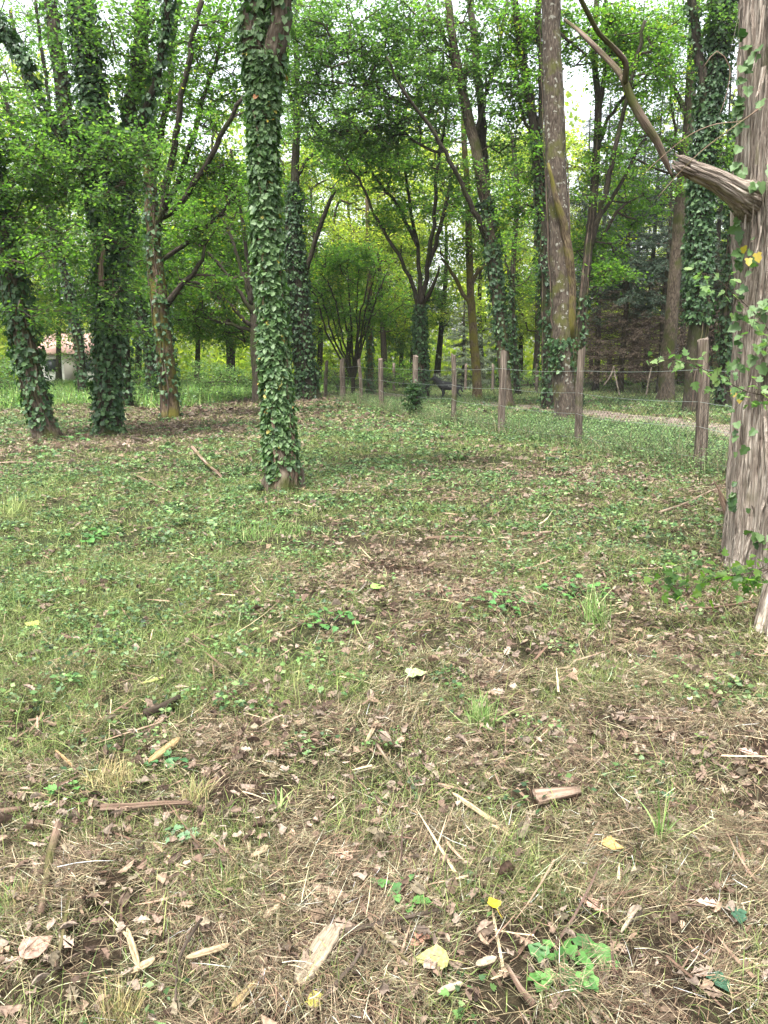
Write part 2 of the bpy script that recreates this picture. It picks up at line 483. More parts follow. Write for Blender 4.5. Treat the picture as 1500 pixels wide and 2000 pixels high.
# ------------------------------------------------------------------ the ground
# how green or bare each patch of ground is: (px, py, spread in px-ish metres, greenness, dead-leaf share)
PATCH = [
    # px, py, green, leaves
    (100, 1900, .12, .8), (300, 1750, .12, .8), (100, 1650, .25, .6), (600, 1850, .15, .6), (300, 1950, .08, .8),
    (900, 1900, .28, .5), (1200, 1900, .32, .35), (1450, 1900, .32, .35), (1100, 1650, .38, .3), (1400, 1600, .35, .45),
    (800, 1650, .36, .4), (500, 1600, .36, .35), (200, 1500, .5, .25), (500, 1450, .45, .35), (900, 1450, .40, .35), (1200, 1400, .30, .6), (1450, 1400, .2, .6),
    (100, 1350, .85, .15), (400, 1300, .85, .15), (650, 1300, .78, .2), (900, 1300, .5, .5), (1150, 1250, .45, .55), (1400, 1250, .15, .75),
    (100, 1200, .8, .12), (350, 1180, .75, .15), (600, 1180, .6, .35), (850, 1180, .22, .8), (1050, 1170, .4, .6), (1250, 1130, .55, .4), (1400, 1180, .3, .6),
    (50, 1050, .8, .1), (300, 1050, .85, .1), (520, 1050, .8, .1), (690, 1060, .06, .6), (850, 1100, .2, .9), (1000, 1080, .35, .7), (1200, 1050, .7, .3), (1350, 1060, .6, .3),
    (60, 980, .75, .1), (300, 960, .8, .1), (480, 960, .75, .15), (650, 965, .55, .5), (820, 985, .75, .2), (1000, 1010, .8, .2), (1180, 1000, .8, .2), (1300, 980, .6, .3),
    (100, 900, .75, .2), (300, 900, .6, .3), (450, 890, .7, .2), (700, 900, .85, .1), (850, 900, .8, .15), (960, 920, .35, .8), (1080, 935, .12, 1), (1200, 950, .25, .8),
    (180, 860, .5, .6), (300, 845, .12, .8), (400, 860, .3, .6), (650, 860, .8, .15), (800, 860, .8, .2), (950, 870, .8, .1), (1100, 895, .7, .3), (1250, 905, .7, .3),
    (60, 830, .85, .1), (300, 800, .25, .7), (420, 800, .15, .8), (450, 775, .12, .8), (560, 800, .5, .5), (650, 815, .55, .5), (750, 820, .75, .2),
    (100, 790, .9, 0), (450, 750, .9, 0), (900, 775, .9, .1), (1000, 775, .9, .1), (1250, 800, .85, .2), (1200, 860, .8, .2), (1350, 860, .8, .2), (1100, 840, .85, .1),
    (1250, 765, .4, .9), (1150, 760, .5, .6), (0, 740, .9, 0), (1450, 780, .8, .1), (750, 740, .9, 0),
]
_PP = np.array([ground(p[0], p[1])[:2] for p in PATCH])
_PS = .16 * np.hypot(_PP[:, 0], _PP[:, 1]) + .12
_PG = np.array([p[2] for p in PATCH]); _PL = np.array([p[3] for p in PATCH])


def patch(x, y):
    x = np.asarray(x, float).ravel(); y = np.asarray(y, float).ravel()
    g = np.zeros(len(x)); l = np.zeros(len(x)); ww = np.full(len(x), 1e-6)
    jx = x + (fbm(x * 1.3, y * 1.3, 31) - .5) * .12 * (2 + y * .35); jy = y + (fbm(x * 1.3, y * 1.3, 47) - .5) * .2 * (2 + y * .35)
    for (cx, cy), s, a, b in zip(_PP, _PS, _PG, _PL):
        # patches look deep along the view, so they are stretched along y
        q = np.exp(-(((jx - cx) / (s * .8)) ** 2 + ((jy - cy) / (s * 1.3)) ** 2))
        g += q * a; l += q * b; ww += q
    g = (g + 1e-6 * .6) / ww; l = (l + 1e-6 * .25) / ww
    n = fbm(x * 2.1, y * 2.1, 77) - .5
    n2 = fbm(x * 7, y * 7, 91, 2) - .5
    g = np.clip((g - .5) * 1.45 + .5 + .08 * np.clip((y - 2.2) / 1.5, 0, 1) + n * .95 + n2 * .8, 0, 1); l = np.clip(l - n * .6 + n2 * .5, 0, 1)
    return g, l


def ground_mat():
    m, nt, out = new_mat('woodland_ground')
    a = N_(nt, 'ShaderNodeAttribute'); a.attribute_name = 'green'
    tc = N_(nt, 'ShaderNodeTexCoord')
    n1 = N_(nt, 'ShaderNodeTexNoise'); n1.inputs['Scale'].default_value = 38; n1.inputs['Detail'].default_value = 10; n1.inputs['Roughness'].default_value = .8
    nt.links.new(tc.outputs['Object'], n1.inputs['Vector'])
    r1 = ramp(nt, [(.3, (.012, .008, .006)), (.5, (.036, .023, .016)), (.72, (.10, .066, .045))])  # soil darkened to paint shade into the gaps between straws
    r2 = ramp(nt, [(.3, (.010, .012, .006)), (.5, (.026, .032, .012)), (.72, (.07, .08, .03))])
    nt.links.new(n1.outputs[0], r1.inputs[0]); nt.links.new(n1.outputs[0], r2.inputs[0])
    mx = N_(nt, 'ShaderNodeMixRGB'); nt.links.new(a.outputs['Fac'], mx.inputs[0]); nt.links.new(r1.outputs[0], mx.inputs[1]); nt.links.new(r2.outputs[0], mx.inputs[2])
    p = N_(nt, 'ShaderNodeBsdfPrincipled'); p.inputs['Roughness'].default_value = .95; p.inputs['Specular IOR Level'].default_value = .1
    nt.links.new(mx.outputs[0], p.inputs['Base Color'])
    b = N_(nt, 'ShaderNodeBump'); b.inputs['Strength'].default_value = .8; b.inputs['Distance'].default_value = .02
    nt.links.new(n1.outputs[0], b.inputs['Height']); nt.links.new(b.outputs[0], p.inputs['Normal'])
    nt.links.new(p.outputs[0], out.inputs[0])
    return m


def make_ground():
    # concentric grid, fine near the camera and reaching the horizon
    r = np.concatenate([[0.02], np.geomspace(.5, 60, 230), np.geomspace(66, 420, 14)])
    th = np.linspace(0, 2 * PI, 361)[:-1]
    X = r[:, None] * np.sin(th)[None]; Y = r[:, None] * np.cos(th)[None]
    Z = gh(X, Y)
    V = np.stack([X, Y, Z], -1).reshape(-1, 3)
    n = len(th); i = np.arange(len(r) - 1)[:, None] * n; j = np.arange(n)[None]; j2 = (j + 1) % n
    F = np.stack([i + j, i + n + j, i + n + j2, i + j2], -1).reshape(-1, 4)
    g, _ = patch(V[:, 0], V[:, 1])
    F = np.vstack([F])
    o = mesh_np('ground', V, F.ravel(), np.arange(len(F)) * 4, ground_mat(), smooth=True, attrs={'green': ('POINT', g)})
    tag(o, kind='structure')


make_ground()

# path beyond the fence
PATHPTS = [(640, 764), (800, 775), (900, 784), (1000, 793), (1130, 805), (1250, 819), (1380, 838), (1500, 862), (1750, 930)]
_pp = np.array([ground(*p)[:2] for p in PATHPTS])


def path_dist(x, y):
    best = np.full(np.shape(x), 1e9)
    for a, b in zip(_pp[:-1], _pp[1:]):
        ab = b - a; t = np.clip(((x - a[0]) * ab[0] + (y - a[1]) * ab[1]) / (ab @ ab), 0, 1)
        best = np.minimum(best, np.hypot(x - a[0] - t * ab[0], y - a[1] - t * ab[1]))
    return best


def make_path():
    P3 = np.column_stack([_pp, np.zeros(len(_pp))])
    Q, _ = smooth_path(P3, np.ones(len(P3)), .5)
    T = norm(np.gradient(Q, axis=0)); S = np.stack([-T[:, 1], T[:, 0], 0 * T[:, 0]], -1)
    cols = np.linspace(-1, 1, 9)
    V = []
    for k, (q, s) in enumerate(zip(Q, S)):
        w = 1.1 + .2 * math.sin(k * .37) + .12 * math.sin(k * .91)
        for c in cols:
            v = q + s * c * w; V.append((v[0], v[1], float(gh(v[0], v[1])) + .008))
    V = np.array(V); n = 9
    i = np.arange(len(Q) - 1)[:, None] * n; j = np.arange(n - 1)[None]
    F = np.stack([i + j, i + n + j, i + n + j + 1, i + j + 1], -1).reshape(-1, 4)
    m, nt, out = new_mat('trodden_earth')
    tc = N_(nt, 'ShaderNodeTexCoord')
    nz = N_(nt, 'ShaderNodeTexNoise'); nz.inputs['Scale'].default_value = 3; nz.inputs['Detail'].default_value = 8
    nt.links.new(tc.outputs['Object'], nz.inputs['Vector'])
    rp = ramp(nt, [(.35, (.055, .04, .028)), (.5, (.125, .094, .07)), (.7, (.21, .165, .13))]); nt.links.new(nz.outputs[0], rp.inputs[0])
    p = N_(nt, 'ShaderNodeBsdfPrincipled'); p.inputs['Roughness'].default_value = .95; nt.links.new(rp.outputs[0], p.inputs['Base Color'])
    nt.links.new(p.outputs[0], out.inputs[0])
    o = mesh_np('path', V, F.ravel(), np.arange(len(F)) * 4, m, smooth=True)
    tag(o, kind='structure')


make_path()

# ------------------------------------------------------------------ ground cover (uncountable)
STRAW_C = np.array([(.42, .36, .245), (.32, .275, .18), (.22, .18, .12), (.19, .175, .105), (.24, .165, .12), (.11, .072, .05), (.17, .18, .11), (.50, .45, .34), (.13, .10, .07), (.21, .215, .14), (.09, .065, .045)]) * np.array([.90, .82, .765])  # straw and dead-leaf tones lowered for missing canopy shade; dark entries stand in for shadows
GREEN_C = np.array([(.09, .165, .045), (.13, .215, .06), (.18, .26, .085), (.06, .11, .035), (.22, .28, .11), (.15, .19, .09)]) * np.array([1.15, 1.02, .85])
DEAD_C = np.array([(.25, .175, .13), (.28, .205, .16), (.17, .11, .08), (.29, .22, .17), (.10, .065, .048), (.28, .19, .13), (.20, .135, .10), (.24, .19, .13)]) * np.array([.88, .93, .93])
HERB_C = np.array([(.08, .165, .045), (.115, .215, .06), (.155, .265, .08), (.045, .10, .035), (.22, .32, .12), (.14, .22, .10), (.03, .06, .02)])


def pick(C, N, jit=.18):
    c = C[R.integers(0, len(C), N)]
    return np.clip(c * (1 + R.normal(0, jit, (N, 1))), .01, .9)


def ring(n_m2, d0, d1, spread=.68):
    """points in the ground wedge between the distances d0 and d1, with margin to the sides"""
    a0 = spread
    area = a0 * (d1 ** 2 - d0 ** 2) + 1.4 * (d1 - d0)
    N = int(n_m2 * area)
    y = np.sqrt(R.random(N * 2) * (d1 ** 2 - d0 ** 2) + d0 ** 2)
    x = R.uniform(-1, 1, N * 2) * (a0 * d1 + .7)
    k = np.abs(x) < a0 * y + .7
    x, y = x[k][:N], y[k][:N]
    return x, y


ZONES = [  # d0, d1, straw density, width scale, green factor
    (.9, 2.2, 52000, .70), (2.2, 3.6, 34000, .80), (3.6, 6, 16000, 1.0), (6, 10, 5200, 1.45), (10, 17, 2000, 2.1), (17, 30, 600, 3.4), (30, 48, 160, 6.0),
]


def ground_cover():
    gs, gg = Geo(), Geo()
    for d0, d1, dn, ws in ZONES:
        x, y = ring(dn, d0, d1)
        g, l = patch(x, y)
        pd = path_dist(x, y); keep = (pd > .25 + .9 * fbm(x * 1.5, y * 1.5, 201, 2)) | (R.random(len(x)) < .12)
        bare = np.exp(-(((x - ground(700, 1062)[0]) / .33) ** 2 + ((y - ground(700, 1062)[1]) / .42) ** 2))
        keep &= R.random(len(x)) > bare * .93
        # dead leaves lie where the straw is thin
        keep &= R.random(len(x)) > l * .5
        hol = fbm(x * 4.2, y * 4.2, 161, 3)
        keep &= (hol > .385) | (R.random(len(x)) < .16)
        x, y, g = x[keep], y[keep], g[keep]
        isg = R.random(len(x)) < g * .82
        # ---- straw, lying
        xs, ys = x[~isg], y[~isg]; N = len(xs)
        swirl = vnoise(xs * 1.1, ys * 1.1, 60) * 9
        az = np.where(R.random(N) < .6, swirl + R.normal(0, .7, N), R.uniform(0, 2 * PI, N))
        L = R.gamma(2.6, .017, N) * (1 + .3 * (ws - .8)) + .012
        pile = .010 + .09 * np.clip(fbm(xs * 6, ys * 6, 141, 2) - .35, 0, .5)
        lift = R.random(N) ** .8 * pile * 1.3
        z = gh(xs, ys) + .001 + lift
        col = np.clip(pick(STRAW_C, N) * np.exp(R.normal(-.10, .38, (N, 1))), .01, .55)
        gsn = g[~isg][:, None]
        col = col * (1 - gsn * .55) + col * np.array([.72, .95, .62]) * gsn * .55
        el = R.normal(.06, .25, N)
        blades(gs, np.stack([xs, ys, z], -1), az, el, L, R.uniform(.0010, .0030, N) * ws, R.normal(-.3, .7, N), col, 2 if d0 > 6 else 3)
        # ---- grass, standing or leaning
        xs, ys = x[isg], y[isg]; N = len(xs)
        az = R.uniform(0, 2 * PI, N)
        L = R.gamma(3.2, .013, N) * (1 + .25 * (ws - .8)) * (.6 + .9 * fbm(xs * 3, ys * 3, 171, 2)) + .015
        z = gh(xs, ys) - .003
        el = np.clip(R.normal(.75, .45, N), .05, 1.5)
        blades(gg, np.stack([xs, ys, z], -1), az, el, L, R.uniform(.0018, .0042, N) * ws, R.normal(-.75, .4, N), pick(GREEN_C, N), 2 if d0 > 6 else 3)
    tag(gs.build('mown_straw', M['straw'], color=True), 'cut dry straw lying thick over the clearing', 'straw', kind='stuff')
    tag(gg.build('mown_grass', M['grass'], color=True), 'short green grass growing through the cuttings', 'grass', kind='stuff')

    # dead leaves
    gl = Geo()
    for d0, d1, dn, sz in ((.9, 3, 780, .036), (3, 6, 480, .042), (6, 11, 330, .050), (11, 20, 150, .075), (20, 34, 40, .12)):
        x, y = ring(dn, d0, d1)
        g, l = patch(x, y)
        k = (R.random(len(x)) < l * 1.2 - .07) & ((path_dist(x, y) > .9) | (R.random(len(x)) < .5))
        x, y = x[k], y[k]; N = len(x)
        az = R.uniform(0, 2 * PI, N)
        tilt = R.normal(0, .5, (N, 3)); tilt[:, 2] = 1
        d = np.stack([np.cos(az), np.sin(az), R.normal(0, .25, N)], -1)
        z = gh(x, y) + .008 + R.random(N) ** .8 * .040
        s = sz * R.uniform(.4, 1.4, N)
        h = R.random(N) < .62
        P = np.stack([x, y, z], -1); c = pick(DEAD_C, N)
        cu = R.normal(0.3, 1.0, N)
        scatter(gl, LEAF_OAK, P[h], d[h], tilt[h], s[h] * 1.25, col=c[h], curl=cu[h])
        scatter(gl, LEAF_TORN, P[~h], d[~h], tilt[~h], s[~h], col=c[~h], curl=cu[~h])
    tag(gl.build('leaf_litter', M['litter'], color=True), 'brown dead oak leaves scattered over the ground', 'leaf litter', kind='stuff')

    # wood chips and small twigs
    gt = Geo()
    for d0, d1, dn in ((.9, 3, 90), (3, 6, 60), (6, 12, 30), (12, 24, 9)):
        x, y = ring(dn, d0, d1); N = len(x)
        k = path_dist(x, y) > .8
        x, y = x[k], y[k]; N = len(x)
        az = R.uniform(0, 2 * PI, N); L = R.gamma(2.2, .05, N) + .02
        z = gh(x, y) + .012 + R.gamma(1.5, .006, N)
        ws = 1 + d0 * .1
        blades(gt, np.stack([x, y, z], -1), az, R.normal(0, .12, N), L, R.uniform(.003, .009, N) * ws, R.normal(0, .3, N),
               pick(np.array([(.16, .10, .07), (.24, .16, .11), (.5, .40, .25), (.32, .22, .15), (.10, .065, .05)]), N), 3)
    tag(gt.build('twig_debris', M['straw'], color=True), 'small broken twigs and splinters among the straw', 'twigs', kind='stuff')

    # low broad herbs in clumps
    gb = Geo()
    for d0, d1, dn, sz, nl in ((.9, 3, 34, .019, 20), (3, 6, 52, .023, 34), (6, 11, 34, .033, 34), (11, 20, 12, .052, 30), (20, 34, 3.2, .085, 26)):
        x, y = ring(dn, d0, d1)
        g, l = patch(x, y)
        k = (R.random(len(x)) < g * 1.5 - .38) & (fbm(x * 4.2, y * 4.2, 161, 3) > .40) & (path_dist(x, y) > 1.1)
        x, y = x[k], y[k]
        for cx, cy in zip(x, y):
            n = int(nl * R.uniform(.4, 1.5)); rr = R.uniform(.04, .15) * (1 + d0 * .05)
            a = R.uniform(0, 2 * PI, n); q = rr * np.sqrt(R.random(n))
            px, py = cx + q * np.cos(a), cy + q * np.sin(a)
            hgt = R.uniform(.015, .085) * (1 + d0 * .03) * (1 - (q / rr) ** 2 * .6) * R.uniform(.5, 1.2, n)
            P = np.stack([px, py, gh(px, py) + hgt + .012], -1)
            dd = np.stack([np.cos(a) + R.normal(0, .5, n), np.sin(a) + R.normal(0, .5, n), R.normal(-.05, .25, n)], -1)
            nn = R.normal(0, .35, (n, 3)); nn[:, 2] = 1
            tp = LEAF_HERB if R.random() < .45 else (LEAF_SIMPLE if R.random() < .7 else LEAF_TORN)
            nn = R.normal(0, .6, (n, 3)); nn[:, 2] = 1
            scatter(gb, tp, P, dd, nn, sz * R.uniform(.4, 1.4, n) * (1.25 if tp is LEAF_SIMPLE else 1), col=pick(HERB_C, n, .15) * (.65 + .6 * R.random()))
    tag(gb.build('low_herbs', M['herb'], color=True), 'low broad-leaved green weeds spreading in patches', 'weeds', kind='stuff')


ground_cover()


def tall_growth():
    """rank grass and nettles: the band on the left, along the fence and beyond it"""
    g = Geo(); gh_ = Geo()

    def band(x, y, hmin, hmax, w, colset, herbs=.3, sz=.06, ns=8):
        N = len(x)
        z = gh(x, y) - .01
        hh = R.uniform(hmin, hmax, N)
        sh = (.45 + 1.1 * fbm(x * 1.1, y * 1.1, 301, 3))[:, None]; hh = hh * (.5 + fbm(x * .9, y * .9, 305, 2))
        blades(g, np.stack([x, y, z], -1), R.uniform(0, 2 * PI, N), np.clip(R.normal(1.25, .25, N), .5, 1.57), hh, R.uniform(.5, 1.3, N) * w, R.normal(-.7, .5, N), pick(colset, N) * sh, 3)
        k = R.random(N) < herbs
        xs, ys, hs_ = x[k], y[k], hh[k]
        xs = np.repeat(xs, ns); ys = np.repeat(ys, ns); hs_ = np.repeat(hs_, ns)
        n = len(xs)
        q = R.random(n)
        P = np.stack([xs + R.normal(0, .06, n), ys + R.normal(0, .06, n), gh(xs, ys) + hs_ * q * .85], -1)
        dd = np.stack([R.normal(0, 1, n), R.normal(0, 1, n), R.normal(-.1, .3, n)], -1)
        nn = R.normal(0, .35, (n, 3)); nn[:, 2] = 1
        scatter(gh_, LEAF_SIMPLE, P, dd, nn, sz * R.uniform(.6, 1.4, n), col=pick(HERB_C, n))
    G2 = np.array([(.08, .14, .04), (.12, .19, .055), (.17, .23, .08), (.05, .085, .03), (.20, .20, .10), (.14, .12, .07)])
    # left field: from 24 m back, in front of the house
    N = 42000
    y = R.uniform(24, 60, N); x = R.uniform(-.62, -.04, N) * y
    edge = 24 + 5 * vnoise(x * .3, x * 0 + 3, 12) + np.clip((x / y + .28) * 55, 0, 14)
    k = (y > edge)
    band(x[k], y[k], .18, .6, .02, G2 * np.array([1.5, 1.95, 1.1]), .22, .09, 7)  # grass colour multiplied up to stand in for open-sky light on the field
    # beyond the fence
    N = 30000
    y = R.uniform(14, 60, N); x = R.uniform(-.12, .62, N) * y
    fx = fence_x(y)
    k = (x > fx + .1) & (path_dist(x, y) > 1.35) & (R.random(N) < np.clip(y / 30, .35, 1))
    band(x[k], y[k], .06, .32, .012, G2, .25, .06, 6)
    # along the foot of the fence, taller
    N = 12000
    t = R.random(N); y = 9.2 + t * 22; x = fence_x(y) + R.normal(.15, .30, N)
    k = fbm(x * 1.2, y * 1.2, 23) > .34
    band(x[k], y[k], .14, .52, .006, np.vstack([G2, [(.33, .26, .17), (.22, .2, .1)]]), .35, .04, 7)
    # verge between fence and path, right
    N = 9000
    y = R.uniform(10.5, 19, N); x = fence_x(y) + R.uniform(.1, 4.5, N)
    k = (path_dist(x, y) > 1.1) & (fbm(x * .9, y * .9, 29) > .38)
    band(x[k], y[k], .12, .42, .007, G2, .5, .045, 8)
    # round the dog's feet
    N = 1500; y = R.uniform(28.5, 31.5, N); x = at(868, 712, 30)[0] + R.normal(0, .8, N)
    band(x, y, .15, .4, .012, G2, .4, .06, 6)
    tag(g.build('rank_grass', M['grass'], color=True), 'tall unmown grass along the fence and the field edge', 'tall grass', kind='stuff')
    tag(gh_.build('nettle_growth', M['herb'], color=True), 'leafy nettles mixed into the tall grass', 'undergrowth', kind='stuff')


# fence line (foot of each post in the photograph)
FENCE = [(1365, 922, 1.78), (1127, 872, 1.72), (981, 848, 1.70), (885, 830, 1.66), (812, 815, 1.70), (747, 800, 1.62), (706, 789, 1.62), (669, 783, 1.66), (637, 775, 1.6), (600, 768, 1.6)]
_FP = np.array([ground(a, b)[:2] for a, b, c in FENCE])
_F0 = _FP[0] + (_FP[0] - _FP[1]) * 1.0      # one post further, hidden behind the large trunk
_FL = np.vstack([_F0, _FP])


def fence_x(y):
    o = np.argsort(_FL[:, 1])
    return np.interp(y, _FL[o, 1], _FL[o, 0])


tall_growth()


def make_fence():
    root = empty('fence', (*_FP[0], 0), 'wire fence on old grey split-wood posts crossing the clearing to the right', 'fence')
    inv = -np.array([*_FP[0], 0])
    tops = []
    W = [.15, .11, .13, .115, .15, .15, .12, .19, .14, .12]
    lean = [(-.03, .02), (.01, 0), (-.02, .03), (-.01, -.03), (0, .02), (-.05, 0), (-.06, .02), (.02, 0), (.03, .02), (0, 0)]
    pts = list(zip(_FP, [f[2] for f in FENCE], W, lean)) + [(_F0, 1.7, .1, (0, 0))]
    for k, (p, h, w, ln) in enumerate(pts):
        g = Geo()
        z0 = float(gh(*p))
        n = 12
        zs = np.linspace(-.15, h, 16)
        V = []
        a0 = R.uniform(0, PI)
        th = np.linspace(0, 2 * PI, n, endpoint=False)
        prof = 1 / np.maximum(np.abs(np.cos(th + a0)) ** 3 + np.abs(np.sin(th + a0)) ** 3, .1) ** (1 / 3.0)   # squarish split section
        prof = prof * (1 + R.normal(0, .09, n))
        for z in zs:
            r = w * .5 * (1.12 - .14 * (z / h)) * (1 + .03 * math.sin(z * 7 + k)) * prof * (1 + R.normal(0, .02, n))
            cx = ln[0] * z + .02 * math.sin(z * 2.3 + k * 2); cy = ln[1] * z
            V.append(np.stack([p[0] + cx + r * np.cos(th), p[1] + cy + r * np.sin(th), np.full(n, z0 + z)], -1))
        V[-1][:, 2] += R.normal(0, .018, n) + .03 * np.cos(th + k)
        V = np.concatenate(V) + inv
        m = len(zs); i = np.arange(m - 1)[:, None] * n; j = np.arange(n)[None]; j2 = (j + 1) % n
        g.add(V, np.stack([i + j, i + j2, i + n + j2, i + n + j], -1).reshape(-1, 4))
        g.add(V[-n:], np.arange(n)[None])
        g.build('post', M['post'], root)
        tops.append((p, z0, h, ln))
    order = [tops[-1]] + tops[:-1]

    def pt(k, z):
        p, z0, h, ln = order[k]
        return np.array([p[0] + ln[0] * z - .055, p[1] + ln[1] * z - .03, z0 + z])
    for z, sag in ((1.36, .03), (.96, .035), (.60, .03), (.18, .02)):
        P = []
        for k in range(len(order) - 1):
            a, b = pt(k, z + R.normal(0, .015)), pt(k + 1, z + R.normal(0, .015))
            for t in np.linspace(0, 1, 8, endpoint=False):
                q = a * (1 - t) + b * t; q[2] -= sag * 4 * t * (1 - t); P.append(q)
        P = np.array(P) + inv
        g = Geo(); tube(g, P, np.full(len(P), .0028), 5, cap=False)
        g.build('wire', M['wire'], root, smooth=True)
    # diamond netting: thin wires crossing both ways, 1.25 m high
    g = Geo()
    s = 0.0
    segs = []
    for k in range(len(order) - 1):
        p, q = order[k][0], order[k + 1][0]
        L = np.linalg.norm(q - p)
        segs.append((s, s + L, p, q)); s += L
    tot = s

    def on(u, v):
        u = np.clip(u, 0, tot - 1e-3)
        out = np.zeros((len(u), 3))
        for a, b, p, q in segs:
            k = (u >= a) & (u <= b); t = ((u[k] - a) / (b - a))[:, None]
            out[k, :2] = p * (1 - t) + q * t
        out[:, 0] -= .06; out[:, 1] -= .035
        out[:, 2] = .05 + v * 1.22 + .015 * np.sin(u * 3) - .06 * v * np.abs(np.sin(u * .8))
        return out
    pitch = .10
    lim = min(tot, 30)
    u0 = np.arange(-1.2, lim, pitch)
    for sgn in (1, -1):
        for u in u0:
            v = np.linspace(0, 1, 6)
            uu = u + (v if sgn > 0 else 1 - v) * 1.2
            if uu.min() < 0 or uu.max() > lim: continue
            P = on(uu, v) + inv
            tube(g, P, np.full(6, .0019 if u < 8 else .0010), 3, cap=False)
    g.build('netting', M['net'], root)


make_fence()


# far fence posts, on the other side of the path
def far_posts():
    labs = ['left of the black dog', 'just right of the black dog', 'between the two mossy trunks', 'in front of the dark spruce wood', 'hard against the twin trunks']
    for k, (px, py, h) in enumerate([(769, 764, 1.55), (909, 763, 1.5), (962, 764, 1.5), (1047, 768, 1.5)]):
        p = ground(px, py); g = Geo()
        z = np.linspace(-.1, h, 7)
        P = np.stack([.03 * z * math.sin(k * 3) + 0 * z, 0 * z, z], -1)
        tube(g, P, np.full(7, .085) * (1 - .1 * z / h), 8, .25, k)
        o = g.build('fence_post', M['post']); o.location = p
        tag(o, 'thin weathered post of the far fence, ' + labs[k], 'post', 'posts of the far fence')


far_posts()

# ------------------------------------------------------------------ trees
TREE_N = [0]


def tree(name, label, cat, bx, Y, trunk, limbs=(), blobs=(), bark='bark', leaf='oak', lsize=.085, per=60, crad=.55, ivy=None, ivy_mat='ivy_dark',
         ivy_n=1500, ivy_size=.075, ivy_out=.10, flare=.5, group=None, limb_slope=None, step=.25, sides=14, limb_bark=None, limb_ivy=0, twig_r=.006, bare=0, rough=.16):
    """trunk: [(px,py,width px)...] above the base; the base stands at (bx, ground) at distance Y"""
    TREE_N[0] += 1
    seed = TREE_N[0]
    k = Y / FPX
    bz = float(gh((bx - 750) * k, Y))
    base = np.array([(bx - 750) * k * 1.0, Y, bz])
    # base x on the ground at this distance
    pyb = None
    lo, hi = 700.0, 1990.0
    for _ in range(40):
        mid = (lo + hi) / 2
        if ground(bx, mid)[1] > Y: lo = mid
        else: hi = mid
    base = ground(bx, lo); base[2] = bz
    root = empty(name, base, label, cat, group)
    T = [base + np.array([0, 0, -.15])]; W = [trunk[0][2] * k * .5]
    for px, py, w in trunk:
        T.append(at(px, py, Y)); W.append(w * k * .5)
    W[0] = W[1]
    P, Rr = smooth_path(T, W, step)
    jit = R.normal(0, .35, (len(P), 2)) * Rr[:, None] * .12
    P[1:, :2] += jit[1:]
    g = Geo(); tube(g, P - base, Rr, sides, rough, seed, flare=flare, flare_h=.22 + Rr[0] * .6)
    g.build('trunk', M[bark], root, smooth=True)
    nodes = [(p, r) for p, r in zip(P, Rr) if p[2] > 2.0]
    paths = [(P, Rr)]
    for li, lb in enumerate(limbs):
        Q = []; Wl = []
        sl = (limb_slope[li] if limb_slope else random.uniform(-.3, .3))
        z0 = None
        for px, py, w in lb:
            q = at(px, py, Y)
            if z0 is None: z0 = q.copy()
            dY = sl * np.linalg.norm(q - z0)
            q = at(px, py, Y + dY)
            Q.append(q); Wl.append(max(w * k * .5, .008))
        LP, LR = smooth_path(Q, Wl, .3)
        LP[1:-1] += R.normal(0, .025, (len(LP) - 2, 3)) if len(LP) > 2 else 0
        g = Geo(); tube(g, LP - base, LR, 9, .18, seed + li + 1)
        g.build('limb', M[limb_bark or bark], root, smooth=True)
        nodes += list(zip(LP, LR))
        paths.append((LP, LR))
    # clusters of foliage
    C = []
    for bl in blobs:
        px, py, rx, ry, n = bl[:5]; dY = bl[5] if len(bl) > 5 else 0
        c = at(px, py, Y + dY)
        a, b = rx * k, ry * k
        u = rvec(n) * (R.random((n, 1)) ** (1 / 2.4))
        n = int(n * 1.35); u = rvec(n) * (R.random((n, 1)) ** (1 / 2.4))
        C.append(c + u * np.array([a, min(max(a, b), 3.5) * .9, b]))
    if C:
        C = np.concatenate(C)
        C = C[C[:, 2] > .8]
        crown(root, base, nodes, C, leaf, lsize * .88, int(per * 1.35), crad, twig_r * (1.0 if Y < 18 else 1.5))
    if bare:
        pass
    if ivy:
        gi = Geo()
        segs = [paths[0]] + ([paths[i] for i in range(1, len(paths))] if limb_ivy else [])
        for si, (PP, RR) in enumerate(segs):
            n = ivy_n if si == 0 else (limb_ivy[si - 1] if isinstance(limb_ivy, list) else limb_ivy)
            ivy_leaves(gi, PP - base, RR, n, ivy_size, ivy_out, *(ivy if si == 0 else (0, 1, 1, 0, 2 * PI)))
        gi.build('ivy', M[ivy_mat], root)
        # climbing stems
        gs = Geo()
        PP, RR = paths[0]
        for s in range(9 if Y < 17 else 3):
            a = R.uniform(0, 2 * PI); n = len(PP)
            aa = a + np.cumsum(R.normal(0, .12, n)); e = max(3, int(n * R.uniform(.4, .95)))
            off = np.stack([np.cos(aa), np.sin(aa), 0 * aa], -1) * (RR * 1.06 + .01)[:, None]
            tube(gs, (PP - base + off)[:e], np.linspace(.024, .008, n)[:e], 5)
        gs.build('ivy_stem', M['dead_dark' if Y > 10 else 'deadwood'], root, smooth=True)
    return root


